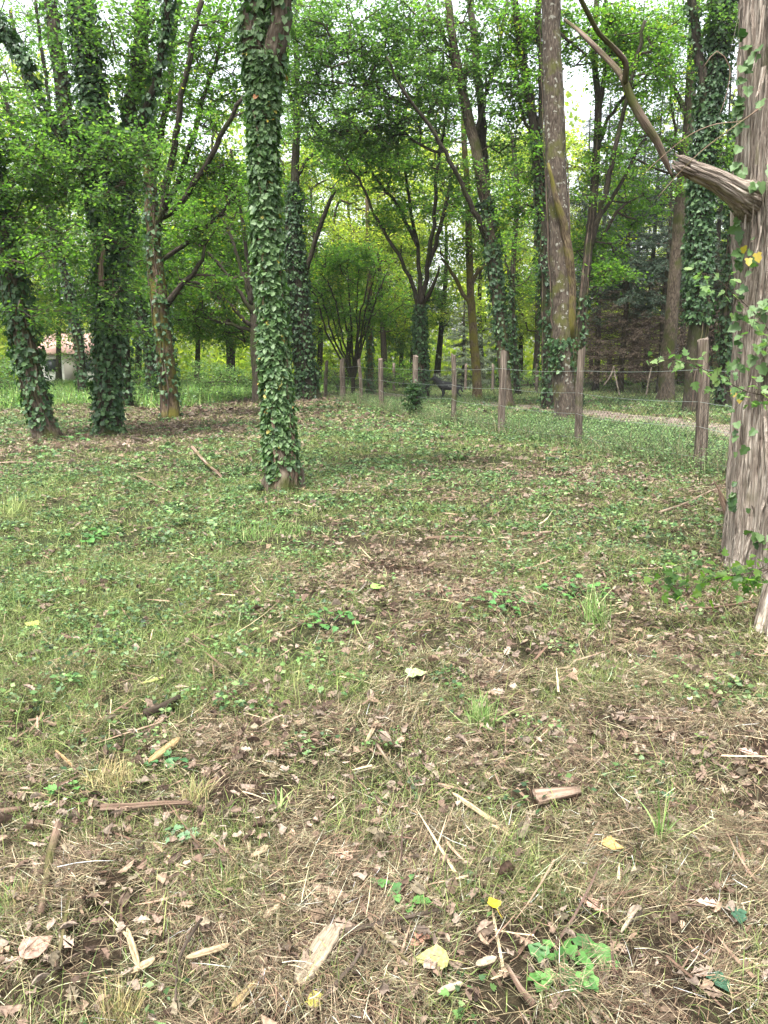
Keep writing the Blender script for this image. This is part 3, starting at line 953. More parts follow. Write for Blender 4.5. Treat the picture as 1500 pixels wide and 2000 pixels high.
def ivy_leaves(g, P, RR, n, size, out, t0=0.0, t1=1.0, dens_top=1.0, ang0=0.0, ang1=2 * PI):
    """leaves over a tube surface between the fractions t0 and t1"""
    L = np.linspace(0, 1, len(P))
    t = R.uniform(t0, t1, n)
    a = R.uniform(ang0, ang1, n)
    patchy = fbm(t * 14 + 3, a * 1.1 + 7, int(n) % 97) + .25 * dens_top
    low = np.clip((t - t0) / .16, 0, 1)
    kk = (patchy > .42) & (patchy + .35 * low + .2 * R.random(len(t)) > .62 + .12 * (t0 > 0))
    t, a = t[kk], a[kk]; n = len(t)
    i = np.clip((t * (len(P) - 1)), 0, len(P) - 1.001); i0 = i.astype(int); f = (i - i0)[:, None]
    c = P[i0] * (1 - f) + P[i0 + 1] * f; r = RR[i0] * (1 - f[:, 0]) + RR[i0 + 1] * f[:, 0]
    tang = norm(P[i0 + 1] - P[i0])
    A = norm(np.cross(tang, np.array([0, 1.0, 0]))); B = np.cross(tang, A)
    nrm = np.cos(a)[:, None] * A + np.sin(a)[:, None] * B
    bulge = .5 + 1.0 * fbm(t * 9, a * 1.0, 13)
    d = r * 1.03 + R.random(n) ** 1.6 * out * bulge
    pos = c + nrm * d[:, None]
    dirv = nrm * R.uniform(.1, .7, n)[:, None] + np.array([0, 0, -1.0]) * R.uniform(.3, 1.2, n)[:, None] + R.normal(0, .45, (n, 3))
    nn = nrm + np.array([0, 0, .45]) + R.normal(0, .35, (n, 3))
    scatter(g, LEAF_IVY, pos, dirv, nn, size * R.uniform(.4, 1.4, n) * (.8 + .5 * fbm(t * 20, a * 2, 5)))


def crown(root, base, nodes, C, leaf, lsize, per, crad, twig_r, flat=.45):
    NP = np.array([p for p, r in nodes]); NR = np.array([r for p, r in nodes])
    nP = [p for p in NP]; cap = list(NR); par = [-1] * len(nP); cnt = [0] * len(nP)
    D = np.min(np.linalg.norm(C[:, None] - NP[None], axis=2), axis=1)
    order = np.argsort(D)
    arr = np.zeros((len(nP) + len(C) * 26, 3)); arr[:len(nP)] = NP; m = len(nP)
    ends = []
    for ci in order:
        c = C[ci]
        v = arr[:m] - c
        cost = np.linalg.norm(v, axis=1) + .6 * np.maximum(0, v[:, 2])
        j = int(np.argmin(cost)); p = arr[j].copy()
        L = np.linalg.norm(c - p); ns = max(1, min(24, int(L / .45)))
        prev = j
        up = .12 * L
        side = R.normal(0, .10 * L, 3)
        for s in range(1, ns + 1):
            t = s / ns
            q = p * (1 - t) + c * t + np.array([0, 0, 1.0]) * up * math.sin(PI * t) + side * math.sin(PI * t) + R.normal(0, .03, 3) * (s < ns)
            arr[m] = q; par.append(prev); cnt.append(0); cap.append(0); prev = m; m += 1
        ends.append(prev)
    for e in ends:
        j = e
        while j >= 0:
            cnt[j] += 1; j = par[j]
    # tubes, one per parent-child segment chain
    kids = {}
    for j in range(len(NP), m):
        kids.setdefault(par[j], []).append(j)
    g = Geo()
    starts = []
    for j, ks in list(kids.items()):
        if j < len(NP):
            starts += [(j, k) for k in ks]
        else:
            ks.sort(key=lambda q: -cnt[q])
            starts += [(j, k) for k in ks[1:]]
    for a, b in starts:
        ch = [a, b]
        while ch[-1] in kids:
            ch.append(kids[ch[-1]][0])
        P = arr[ch]
        rr = np.array([twig_r * math.sqrt(max(1, cnt[q])) * 1.25 for q in ch])
        rr[0] = rr[1]
        rr = np.minimum(rr, cap[a] * .8 if cap[a] else 1e9)
        rr[-1] = twig_r * .8
        tube(g, P - base, rr, 5 if rr[0] > .02 else 4, cap=False)
    # twigs and leaves
    gl = Geo()
    Pos = []; Dir = []; Tn = []
    for e in ends:
        c = arr[e]; pd = norm(c - arr[par[e]]) if par[e] >= 0 else np.array([0, 0, 1.0])
        nt = 6
        tone = R.normal(0, .13)
        for _ in range(nt):
            d = rvec(1)[0]; d[2] *= flat; d = norm(d + pd * .55)
            L = crad * R.uniform(.55, 1.25)
            mid = c + d * L * .5 + R.normal(0, .05, 3); tip = c + d * L + np.array([0, 0, -.12 * L])
            if twig_r > .004:
                tube(g, np.array([c, mid, tip]) - base, np.array([twig_r * .7, twig_r * .5, twig_r * .3]), 3, cap=False)
            n = max(2, int(per / nt))
            t = R.uniform(.12, 1.08, n)[:, None]
            q = np.where(t < .5, c + (mid - c) * t * 2, mid + (tip - mid) * (t * 2 - 1)) + R.normal(0, crad * .13, (n, 3)) * np.array([1, 1, .6])
            Pos.append(q); Dir.append(d + R.normal(0, .7, (n, 3))); Tn.append(np.full(n, tone))
    Pos = np.concatenate(Pos); Dir = np.concatenate(Dir); Tn = np.concatenate(Tn)
    n = len(Pos)
    nn = R.normal(0, .55, (n, 3)); nn[:, 2] += 1
    Dir[:, 2] = Dir[:, 2] * .6 - .15
    scatter(gl, LEAF_WIDE if lsize < .1 else LEAF_SIMPLE, Pos - base, Dir, nn, lsize * R.uniform(.6, 1.4, n), np.clip(R.random(n) * .85 + .07 + Tn, 0, 1))
    g.build('branchwork', M['twig'], root)
    gl.build('crown', M[leaf], root)


# ---- the ivy-clad tree in the middle foreground
tree('ivy_clad_tree', 'tall ivy-covered trunk standing alone in the middle of the clearing, forked at the top', 'tree', 556, 8.9,
     [(549, 880, 54), (540, 760, 44), (531, 620, 41), (519, 450, 40), (514, 300, 40), (513, 180, 48), (516, 110, 56)],
     limbs=[[(508, 150, 50), (498, 40, 44), (490, -80, 40), (470, -260, 32)], [(530, 150, 44), (545, 40, 38), (556, -80, 34), (600, -260, 26)]],
     limb_slope=[.1, -.1], blobs=[(470, -420, 260, 120, 45), (640, -380, 200, 120, 35)], bark='bark', leaf='oak', lsize=.09, per=50, crad=.5,
     ivy=(.02, 1, .8), ivy_mat='ivy', ivy_n=13500, ivy_size=.055, ivy_out=.045, flare=.8, step=.12, sides=28, limb_ivy=[1900, 350])

# ---- left group
tree('leaning_tree', 'ivy-wrapped trunk leaning to the left at the left edge, bare root up its right side', 'tree', 97, 15.2,
     [(82, 820, 40), (60, 720, 40), (38, 620, 38), (15, 500, 42), (-12, 380, 40), (-40, 240, 36), (-70, 60, 30)],
     blobs=[(10, 420, 100, 50, 22), (40, 500, 90, 30, 9, -1), (-50, 270, 110, 60, 24), (30, 290, 80, 30, 12), (70, 610, 60, 15, 3, -1)],
     bark='bark', leaf='oak', lsize=.075, per=60, crad=.5, ivy=(.05, 1, .7), ivy_n=4200, ivy_size=.08, ivy_out=.12, flare=.6)
tree('ivy_column_tree', 'upright ivy-smothered tree with a broken snag, second trunk from the left edge', 'tree', 212, 16,
     [(210, 780, 40), (212, 680, 40), (213, 560, 40), (207, 440, 42), (198, 320, 42), (180, 180, 38), (160, 40, 34), (150, -80, 30)],
     limbs=[[(205, 450, 34), (165, 340, 30), (132, 220, 28), (108, 90, 26), (90, -60, 22)],
            [(212, 470, 30), (240, 330, 26), (262, 200, 26), (275, 80, 24), (280, -60, 22)],
            [(60, 130, 6), (30, 90, 7), (5, 50, 8), (-30, 10, 9)],
            [(150, 330, 14), (100, 240, 12), (50, 130, 11), (0, 50, 10), (-40, 10, 9)],
            [(245, 305, 14), (278, 240, 13), (300, 160, 12), (325, 60, 11), (335, -40, 10)]],
     blobs=[(190, 340, 130, 70, 30, -.5), (120, 240, 100, 60, 20), (260, 160, 70, 50, 18), (150, 470, 110, 30, 13, -1), (60, 330, 80, 50, 22, -1), (225, 565, 60, 20, 6, -1),
            (300, 50, 70, 60, 12), (180, 70, 110, 70, 26), (230, 640, 50, 20, 5, -1), (20, 200, 50, 20, 4), (120, 600, 50, 15, 3), (200, 420, 50, 60, 10, -1), (250, 280, 60, 40, 14, -1)],
     bark='bark_backlit', leaf='oak_dark', lsize=.075, per=56, crad=.5, ivy=(.02, .98, 1.2), ivy_n=8000, ivy_size=.08, ivy_out=.13, flare=.7, limb_ivy=700, limb_slope=[.2, .1, 0, .25, -.2])
tree('mossy_tree', 'brown mossy trunk with a right-hand side branch, third trunk from the left edge', 'tree', 333, 21.5,
     [(328, 740, 32), (318, 650, 30), (308, 560, 30), (300, 470, 28), (295, 380, 24), (290, 280, 20), (285, 150, 16), (280, 20, 13)],
     limbs=[[(322, 600, 14), (345, 568, 11), (375, 535, 9), (398, 505, 7), (400, 480, 5)],
            [(302, 460, 15), (330, 340, 12), (345, 240, 11), (365, 130, 10), (395, 0, 9)],
            [(303, 440, 13), (345, 360, 10), (378, 260, 9), (412, 150, 8), (445, 40, 6)],
            [(305, 430, 14), (350, 400, 11), (400, 325, 10), (440, 250, 8), (475, 190, 6)],
            [(300, 520, 9), (360, 480, 8), (420, 430, 7), (475, 365, 5)],
            [(296, 350, 14), (322, 230, 12), (335, 120, 11), (350, -20, 10)]],
     blobs=[(370, 110, 110, 90, 45), (440, 200, 60, 60, 12), (430, 40, 80, 50, 20), (380, 300, 90, 50, 22), (430, 360, 70, 50, 20), (310, 200, 60, 90, 22), (400, 440, 70, 40, 20), (420, 560, 50, 30, 8)],
     bark='bark_moss', limb_bark='bark_backlit', leaf='oak', per=60, ivy=(.02, .8, .2), ivy_n=1500, ivy_size=.09, ivy_out=.12, flare=.35)
tree('leaning_tree', 'dark ivy trunk leaning left behind the mossy third trunk', 'tree', 305, 30, [(296, 690, 26), (282, 640, 22), (262, 570, 18), (235, 500, 14), (200, 400, 10)],
     blobs=[(250, 420, 100, 60, 25), (300, 500, 60, 40, 14)], bark='bark_backlit', leaf='oak', lsize=.11, per=50, crad=.6, ivy=(0, 1, .8), ivy_n=1800, ivy_size=.11, ivy_out=.15)
tree('leaning_tree', 'ivy trunk leaning left in front of the white house', 'tree', 163, 36, [(155, 680, 17), (140, 600, 17), (118, 500, 14), (95, 400, 12), (70, 280, 9)],
     limbs=[[(110, 470, 10), (60, 330, 8), (10, 200, 7), (-40, 60, 6)], [(100, 430, 9), (85, 300, 8), (50, 160, 7), (20, 20, 6)], [(95, 400, 8), (100, 260, 7), (85, 120, 6), (70, 0, 5)], [(60, 330, 6), (0, 290, 5), (-40, 260, 4)]],
     blobs=[(20, 130, 90, 90, 30), (60, 40, 90, 50, 24), (-30, 230, 70, 60, 16), (60, 240, 50, 60, 14), (60, 440, 90, 50, 26), (120, 380, 80, 60, 20), (30, 350, 80, 60, 20), (60, 620, 50, 25, 5), (140, 680, 35, 18, 3)], bark='bark_backlit', leaf='oak', lsize=.12, per=60, crad=.8, ivy=(0, 1, .6), ivy_n=1500, ivy_size=.12, ivy_out=.15)
tree('ivy_column_tree', 'dark straight ivy trunk right behind the ivy-smothered second tree', 'tree', 242, 27, [(240, 700, 26), (238, 600, 26), (244, 480, 22), (255, 360, 18), (262, 240, 16)],
     blobs=[(270, 380, 70, 60, 20), (240, 520, 60, 60, 16)], bark='bark_backlit', leaf='oak', lsize=.11, per=50, crad=.6, ivy=(0, 1, .9), ivy_n=2400, ivy_size=.11, ivy_out=.2)
# arching tree behind, right of the mossy trunk
tree('arching_tree', 'low arching green tree whose fanned dark branches come from behind the central ivy trunk', 'tree', 505, 29,
     [(500, 690, 20), (497, 640, 16), (494, 590, 12)],
     limbs=[[(496, 640, 9), (455, 600, 7), (400, 560, 6), (350, 545, 4)], [(496, 620, 9), (460, 560, 7), (415, 500, 6), (370, 470, 4)], [(495, 610, 8), (470, 520, 7), (440, 440, 5), (400, 380, 4)],
            [(497, 650, 8), (440, 630, 6), (390, 620, 5), (345, 625, 3)], [(495, 600, 9), (480, 480, 7), (465, 380, 5), (450, 290, 4)]],
     blobs=[(410, 560, 100, 60, 60, 1), (385, 630, 70, 35, 30, 1), (450, 480, 90, 70, 50, 2), (360, 500, 70, 60, 30, 2), (440, 400, 80, 60, 26, 2), (460, 650, 50, 30, 14, 2), (340, 580, 50, 60, 18, 3)],
     bark='bark_backlit', leaf='oak', lsize=.10, per=75, crad=.75)

# ---- centre
tree('ivy_column_tree', 'dark ivy-covered trunk close behind the right side of the central ivy-clad trunk', 'tree', 602, 33,
     [(596, 720, 38), (588, 640, 38), (580, 540, 36), (573, 440, 28), (577, 330, 14), (580, 200, 11), (578, 60, 9)],
     limbs=[[(590, 560, 10), (612, 480, 9), (632, 420, 8), (655, 372, 6)], [(576, 350, 7), (600, 315, 6), (625, 290, 5)], [(578, 250, 8), (560, 120, 7), (590, -20, 6)]],
     blobs=[(620, 240, 90, 50, 30), (570, 140, 70, 70, 30), (640, 330, 60, 40, 12), (600, 420, 40, 30, 5), (560, 40, 100, 60, 30)],
     bark='bark_backlit', leaf='oak', lsize=.115, per=60, crad=.75, ivy=(0, .62, 1.2), ivy_n=4200, ivy_size=.11, ivy_out=.16)
tree('multi_stem_shrub', 'tall dark shrub with a fan of thin stems left of the fork-topped tree', 'shrub', 690, 37,
     [(690, 735, 8), (694, 700, 6), (700, 640, 4)],
     limbs=[[(689, 740, 4), (670 - k * 9, 660, 3.5), (655 - k * 14, 590 - k * 6, 3), (640 - k * 20, 545 + k * 6, 2)] for k in range(-3, 4)] +
           [[(692, 740, 4), (700 + k * 5, 650, 3.5), (712 + k * 8, 580, 3), (722 + k * 12, 530, 2)] for k in range(4)],
     blobs=[(640, 560, 70, 45, 34), (700, 520, 70, 40, 26), (600, 600, 50, 40, 18), (750, 590, 50, 50, 20), (680, 630, 70, 35, 18), (655, 505, 60, 30, 14)],
     bark='bark_backlit', leaf='oak', lsize=.11, per=60, crad=.7)
tree('slender_tree', 'thin straight grey-green trunk rising out of the dark fan-stemmed shrub', 'tree', 724, 39, [(722, 660, 11), (722, 560, 9), (720, 470, 8), (716, 380, 6)],
     limbs=[[(722, 530, 4), (745, 510, 3), (785, 505, 2)], [(721, 500, 4), (700, 470, 3), (685, 440, 2)]],
     blobs=[(740, 470, 50, 30, 12), (690, 450, 50, 40, 12), (770, 560, 50, 40, 14)], bark='bark_moss', leaf='bright', lsize=.12, per=50, crad=.8, ivy=(0, .5, .8), ivy_n=700, ivy_size=.12, ivy_out=.1)
tree('forked_tree', 'slim dark tree forking into a tall vase of branches just left of the black dog', 'tree', 826, 31,
     [(824, 700, 21), (820, 640, 20), (821, 595, 18)],
     limbs=[[(820, 610, 9), (806, 555, 8), (785, 510, 7), (757, 465, 6), (732, 420, 5), (712, 375, 5), (690, 335, 4), (660, 300, 3)],
            [(821, 600, 10), (820, 540, 8), (815, 480, 7), (800, 400, 6), (790, 330, 5), (765, 250, 4)],
            [(822, 600, 11), (832, 540, 9), (843, 470, 8), (850, 390, 7), (858, 300, 6), (870, 220, 5), (865, 100, 4)],
            [(823, 600, 9), (838, 575, 8), (852, 545, 6), (858, 520, 4)],
            [(836, 520, 9), (858, 450, 8), (877, 380, 7), (880, 355, 5)],
            [(815, 480, 8), (775, 400, 6), (740, 355, 5), (700, 300, 4)]],
     blobs=[(730, 330, 80, 40, 30), (690, 290, 70, 40, 26), (790, 300, 60, 50, 22), (860, 250, 60, 50, 16), (790, 400, 60, 40, 12), (880, 400, 50, 30, 8), (850, 150, 60, 60, 18), (760, 440, 50, 30, 8), (800, 60, 70, 60, 24), (720, 150, 60, 50, 14)],
     bark='bark_backlit', leaf='oak', lsize=.11, per=60, crad=.7, ivy=(0, 1, 1), ivy_n=1500, ivy_size=.10, ivy_out=.1)
tree('mossy_tree', 'slim brown tree with yellow moss on its foot, right of the black dog', 'tree', 934, 33,
     [(928, 700, 17), (922, 620, 15), (918, 550, 14), (916, 460, 13), (912, 360, 11), (905, 240, 9), (910, 120, 8)],
     limbs=[[(921, 600, 9), (905, 575, 8), (888, 540, 7), (862, 505, 5)], [(920, 560, 9), (935, 530, 7), (958, 515, 5), (975, 500, 3)], [(914, 430, 7), (885, 400, 5), (860, 370, 4)]],
     blobs=[(880, 490, 50, 30, 14), (950, 480, 50, 35, 16), (900, 380, 60, 40, 16), (930, 260, 60, 60, 20), (905, 130, 70, 60, 24)],
     bark='bark_moss', leaf='oak', lsize=.115, per=60, crad=.75)
tree('tall_oak', 'tall dark tree leaning left over the clearing with one long low leafy limb', 'tree', 990, 27,
     [(984, 700, 22), (975, 600, 24), (963, 500, 26), (950, 400, 22), (932, 300, 19), (908, 200, 17), (888, 100, 15), (875, 0, 13), (865, -80, 12)],
     limbs=[[(962, 490, 12), (925, 410, 10), (895, 345, 8), (860, 280, 7.5), (815, 215, 6), (780, 165, 5), (755, 110, 3)],
            [(962, 500, 20), (950, 380, 17), (942, 250, 15), (930, 120, 14), (920, 0, 13), (915, -80, 12)],
            [(908, 210, 10), (890, 140, 8), (865, 70, 7), (835, 10, 6)],
            [(820, 220, 7), (780, 200, 6), (730, 170, 5), (680, 165, 4)],
            [(800, 200, 6), (770, 190, 5), (745, 200, 4), (700, 220, 3)],
            [(924, 290, 9), (950, 190, 7), (975, 90, 6), (990, 0, 6)],
            [(868, 295, 6), (820, 285, 5), (770, 240, 4), (720, 250, 3)]],
     blobs=[(700, 60, 110, 60, 34), (650, 130, 100, 50, 26), (760, 150, 90, 50, 24), (690, 225, 100, 40, 28), (800, 50, 80, 50, 18), (890, 130, 60, 60, 18), (980, 120, 70, 80, 30), (940, 380, 50, 60, 14),
            (760, 250, 70, 35, 30), (620, 60, 80, 60, 34), (590, 180, 60, 40, 20), (840, 190, 60, 50, 26), (650, 260, 70, 30, 24), (1000, 260, 50, 60, 12), (900, 30, 80, 40, 20), (870, 330, 50, 30, 8)],
     bark='bark', leaf='oak_dark', lsize=.10, per=60, crad=.65, ivy=(.1, .5, .5), ivy_n=1800, ivy_size=.10, ivy_out=.14, limb_slope=[-.3, .2, .1, -.2, .1, .2, -.1], limb_bark='bark_backlit')
tree('slender_tree', 'thin dark tree just right of the tall left-leaning oak, behind the fence', 'tree', 1012, 38, [(1004, 680, 11), (1000, 600, 11), (1003, 500, 10), (1010, 380, 9), (1000, 260, 8)],
     limbs=[[(1001, 560, 5), (985, 500, 4), (975, 440, 3)]],
     blobs=[(1010, 440, 50, 50, 16), (990, 330, 50, 50, 14), (1030, 540, 40, 50, 14)], bark='bark_backlit', leaf='oak', lsize=.12, per=50, crad=.8, ivy=(0, .5, .7), ivy_n=700, ivy_size=.12, ivy_out=.1)

# ---- right
tree('lichen_tree', 'straight brown trunk spotted with pale lichen, rising behind the fence', 'tree', 1106, 20,
     [(1103, 760, 37), (1099, 680, 36), (1097, 600, 36), (1093, 500, 37), (1090, 400, 37), (1086, 300, 37), (1082, 200, 36), (1078, 100, 34), (1076, 0, 34), (1074, -90, 32)],
     limbs=[[(1112, 660, 22), (1118, 580, 20), (1112, 500, 17), (1098, 430, 13), (1082, 370, 9), (1070, 318, 5)], [(1076, -40, 20), (1040, -140, 16), (1000, -260, 12)]],
     limb_slope=[-.1, .1], limb_bark='bark_moss', blobs=[(1060, -200, 160, 80, 30)], bark='bark_lichen', leaf='oak', per=50, flare=.4, ivy=(.12, .2, .3), ivy_n=700, ivy_size=.08, ivy_out=.12)
tree('twin_tree', 'darker mossy trunk standing just left of the lichen-spotted trunk and curving away at the top', 'tree', 1073, 26,
     [(1072, 680, 25), (1068, 580, 24), (1062, 480, 24), (1056, 380, 22), (1048, 280, 18), (1035, 200, 15), (1018, 100, 13), (1005, 0, 12)],
     limbs=[[(1050, 300, 11), (1058, 180, 11), (1052, 60, 10), (1048, -60, 10)], [(1040, 220, 8), (1020, 180, 6), (1012, 150, 4)], [(1046, 270, 8), (1025, 240, 6), (1015, 200, 5)]],
     blobs=[(1020, 150, 50, 80, 20), (1035, 320, 40, 60, 10), (1130, 80, 50, 60, 18), (1040, 40, 60, 50, 22), (1000, 60, 50, 50, 16), (1020, 420, 40, 60, 12)], bark='bark_backlit', leaf='oak', lsize=.10, per=60, crad=.6, ivy=(0, .7, .35), ivy_n=2000, ivy_size=.09, ivy_out=.14)
tree('forked_tree', 'thin dark tree forking upward between the lichen-spotted trunk and the hanging dead branch', 'tree', 1128, 27,
     [(1130, 700, 18), (1138, 600, 17), (1148, 500, 17), (1158, 400, 15), (1165, 300, 14), (1168, 200, 12), (1160, 100, 10), (1165, 0, 9)],
     limbs=[[(1150, 490, 12), (1175, 400, 10), (1195, 320, 9), (1215, 230, 8), (1240, 130, 7), (1260, 40, 6)],
            [(1155, 440, 8), (1200, 380, 7), (1235, 310, 6), (1262, 270, 5)],
            [(1168, 260, 9), (1178, 150, 8), (1185, 50, 7), (1182, -60, 6)],
            [(1165, 300, 8), (1190, 230, 7), (1230, 180, 6), (1310, 110, 4)]],
     blobs=[(1180, 60, 60, 60, 22), (1235, 150, 70, 60, 30), (1200, 290, 50, 50, 14), (1170, 480, 60, 40, 22, 1), (1240, 400, 60, 50, 20, 2), (1190, 540, 50, 30, 14), (1260, 60, 80, 60, 30), (1150, 350, 30, 50, 6)],
     bark='bark_backlit', leaf='oak', lsize=.10, per=65, crad=.65, ivy=(0, .3, .2), ivy_n=500, ivy_size=.09, ivy_out=.1)
tree('straight_tree', 'brown straight trunk with flared mossy foot standing before the spruces', 'tree', 1300, 31,
     [(1303, 720, 28), (1310, 640, 25), (1318, 540, 23), (1326, 440, 22), (1335, 340, 21), (1345, 240, 20), (1352, 120, 19), (1358, 0, 18), (1362, -90, 17)],
     limbs=[[(1322, 500, 9), (1345, 420, 7), (1330, 300, 6), (1312, 200, 5), (1310, 100, 4)], [(1345, 230, 9), (1300, 150, 8), (1265, 110, 6), (1230, 100, 4)],
            [(1340, 300, 8), (1290, 270, 7), (1250, 240, 5)], [(1352, 100, 9), (1385, 40, 8), (1400, -40, 7)]],
     blobs=[(1270, 130, 80, 70, 34), (1290, 40, 90, 60, 34), (1260, 250, 60, 40, 16), (1310, 330, 50, 60, 14), (1230, 330, 50, 40, 12), (1340, 180, 40, 50, 8), (1210, 110, 60, 60, 20)],
     bark='bark', leaf='oak', lsize=.115, per=60, crad=.7, flare=.7)
tree('ivy_column_tree', 'thickest dark ivy column on the right, seen behind the nearest fence post', 'tree', 1352, 24,
     [(1358, 700, 34), (1364, 620, 34), (1366, 520, 34), (1366, 420, 32), (1372, 330, 32), (1384, 230, 34), (1400, 120, 34), (1415, 0, 34), (1420, -80, 30)],
     limbs=[[(1372, 330, 20), (1375, 230, 18), (1368, 120, 16), (1352, 20, 15), (1345, -60, 14)]],
     blobs=[(1440, 60, 60, 70, 16), (1410, 30, 60, 50, 12), (1390, 350, 50, 60, 10), (1430, 300, 30, 90, 10)],
     bark='bark_backlit', leaf='oak_dark', lsize=.09, per=60, crad=.5, ivy=(.22, 1, 1.3), ivy_n=8500, ivy_size=.09, ivy_out=.20, limb_ivy=500, flare=.4)
tree('ivy_column_tree', 'slim ivy trunk between the nearest fence post and the fibrous-barked tree', 'tree', 1414, 27,
     [(1416, 720, 26), (1421, 640, 24), (1427, 550, 22), (1432, 450, 20), (1436, 350, 18), (1442, 220, 16)],
     blobs=[(1440, 350, 40, 60, 10)], bark='bark_backlit', leaf='oak_dark', lsize=.10, per=50, crad=.6, ivy=(.05, 1, .8), ivy_n=3000, ivy_size=.10, ivy_out=.2, flare=.5)


# ---- fibrous-barked tree at the right edge
def cedar():
    Y = 5.25
    base = ground(1545, 1120); base[1] = Y; base = at(1545, 1120, Y); base[2] = float(gh(base[0], Y))
    root = empty('cedar_tree', base, 'large tree with shaggy pinkish fibrous bark and a broken stub, filling the right edge', 'tree')
    k = Y / FPX
    spec = [(1120, 1421, 282), (1060, 1425, 262), (1000, 1430, 248), (900, 1438, 232), (800, 1444, 222), (650, 1450, 212), (500, 1452, 206), (400, 1450, 206), (300, 1455, 204), (150, 1463, 198), (0, 1468, 192), (-200, 1475, 184), (-600, 1490, 160), (-1000, 1500, 120)]
    P = [base + np.array([.02, 0, -.12])]; W = [300 * k / 2]
    for py, xl, w in spec:
        P.append(at(xl + 8 + w / 2, py, Y)); W.append(w * k / 2)
    P, Rr = smooth_path(P, W, .03)
    n = 420
    g = Geo()
    m = len(P); th = np.linspace(0, 2 * PI, n, endpoint=False)
    z = P[:, 2][:, None]
    zz = z + 0 * th[None]; tt = th[None] + 0 * z
    tw = tt + .10 * np.sin(zz * 1.7) + .05 * np.sin(zz * 5 + tt * 2)
    rid = fbm(tw * 21, zz * 1.7 + 20, 4, 3) - .5
    fine = fbm(tw * 70, zz * 3.0, 8, 2) - .5
    big = np.sin(tt * 5 + .6 * np.sin(zz * 1.1)) * .022 + np.sin(tt * 3 + 1) * .03
    strip = np.clip(fbm(tw * 11 + 9, zz * 2.3, 15, 2) - .6, 0, 1)
    rad = Rr[:, None] + rid * .05 + fine * .020 + big * .8 + strip * .09
    fl = np.exp(-np.clip(zz - base[2], 0, 9) / .24)
    rad = rad + fl * (.02 + .08 * np.maximum(0, np.sin(tt * 4 + .4)) )
    V = P[:, None] + np.stack([rad * np.cos(tt), rad * np.sin(tt), 0 * tt], -1)
    V = V.reshape(-1, 3) - base
    i = np.arange(m - 1)[:, None] * n; j = np.arange(n)[None]; j2 = (j + 1) % n
    g.add(V, np.stack([i + j, i + j2, i + n + j2, i + n + j], -1).reshape(-1, 4))
    g.B[0] = V.astype(np.float32) * 1.0
    # loose bark strips
    for s in range(90):
        zz_ = R.uniform(.15, 4.2); a = R.uniform(PI * .75, PI * 1.75)
        ii = int(np.argmin(abs(P[:, 2] - zz_))); r0 = Rr[ii] + .03
        L = R.uniform(.1, .4); wd = R.uniform(.006, .022); nseg = 5
        t = np.linspace(0, 1, nseg)
        rr = r0 + .03 * np.sin(t * PI) * R.uniform(-.3, 1) + t ** 3 * R.uniform(0, .06)
        c = P[ii] - base
        aa = a + t * R.normal(0, .05)
        C_ = np.stack([c[0] + rr * np.cos(aa), c[1] + rr * np.sin(aa), c[2] + t * L * (1 if R.random() < .5 else -1)], -1)
        side = np.stack([-np.sin(aa), np.cos(aa), 0 * aa], -1) * wd * (1 - .7 * t[:, None])
        V = np.stack([C_ + side, C_ - side], 1).reshape(-1, 3)
        F = np.array([[2 * q_, 2 * q_ + 1, 2 * q_ + 3, 2 * q_ + 2] for q_ in range(nseg - 1)])
        g.add(V, F)
    g.build('trunk', M['cedar'], root, smooth=True)
    # second low stem rising nearer the camera
    g = Geo()
    b2 = at(1515, 1330, 3.9); b2[2] = -.08
    Q = [b2, at(1518, 1250, 3.95), at(1528, 1170, 4.05), at(1560, 1040, 4.4), at(1600, 900, 4.9)]
    Q, q = smooth_path(Q, [.115, .105, .095, .09, .08], .03)
    tube(g, Q - base, q, 48, .5, 4, flare=.3, flare_h=.12)
    g.build('root_stem', M['cedar'], root, smooth=True)
    # broken stub
    g = Geo()
    Q = [at(1470, 392, Y), at(1440, 376, 5.15), at(1400, 352, 5.08), at(1362, 336, 5.0), at(1340, 326, 4.97)]
    Q, q = smooth_path(Q, [.13, .078, .060, .052, .044], .03)
    tube(g, Q - base, q, 60, .22, 9, cap=False)
    # torn end: splinters
    e = Q[-1] - base; ax = norm(Q[-1] - Q[-4])
    for s in range(26):
        a = R.uniform(0, 2 * PI); rr = .045 * math.sqrt(R.random())
        A = norm(np.cross(ax, [0, 0, 1.0])); B = np.cross(ax, A)
        o = e + (A * math.cos(a) + B * math.sin(a)) * rr
        L = R.uniform(.02, .12)
        tube(g, np.array([o - ax * .05, o + ax * L * .5, o + ax * L + R.normal(0, .008, 3)]), np.array([.014, .009, .001]), 4)
    g.build('broken_stub', M['cedar'], root, smooth=True)
    # ivy growing on it, upper right part, with yellow leaves low down
    gi = Geo()
    spots = [(1492, 160, 40, 60, 14), (1490, 60, 25, 40, 6), (1488, 330, 45, 60, 22), (1470, 200, 14, 40, 6), (1475, 490, 30, 40, 12), (1480, 580, 40, 60, 22), (1490, 680, 40, 50, 20), (1450, 420, 20, 20, 5), (1468, 350, 20, 30, 8), (1465, 990, 16, 60, 8), (1480, 870, 18, 50, 6), (1490, 1020, 20, 60, 10)]
    for px, py, rx, ry, n_ in spots:
        pr = []
        for _ in range(n_):
            q = at(px + R.normal(0, rx * .6), py + R.normal(0, ry * .6), Y - .33)
            ii = int(np.argmin(abs(P[:, 2] - q[2]))); c = P[ii]; r = Rr[ii] + .045
            dx = np.clip(q[0] - c[0], -r, r)
            pr.append([c[0] + dx, c[1] - math.sqrt(max(0, r * r - dx * dx)) - R.random() * .03, q[2]])
        pr = np.array(pr)
        d = R.normal(0, .5, (n_, 3)) + np.array([-.3, -.4, -.7]); nn = R.normal(0, .4, (n_, 3)) + np.array([-.3, -1, .5])
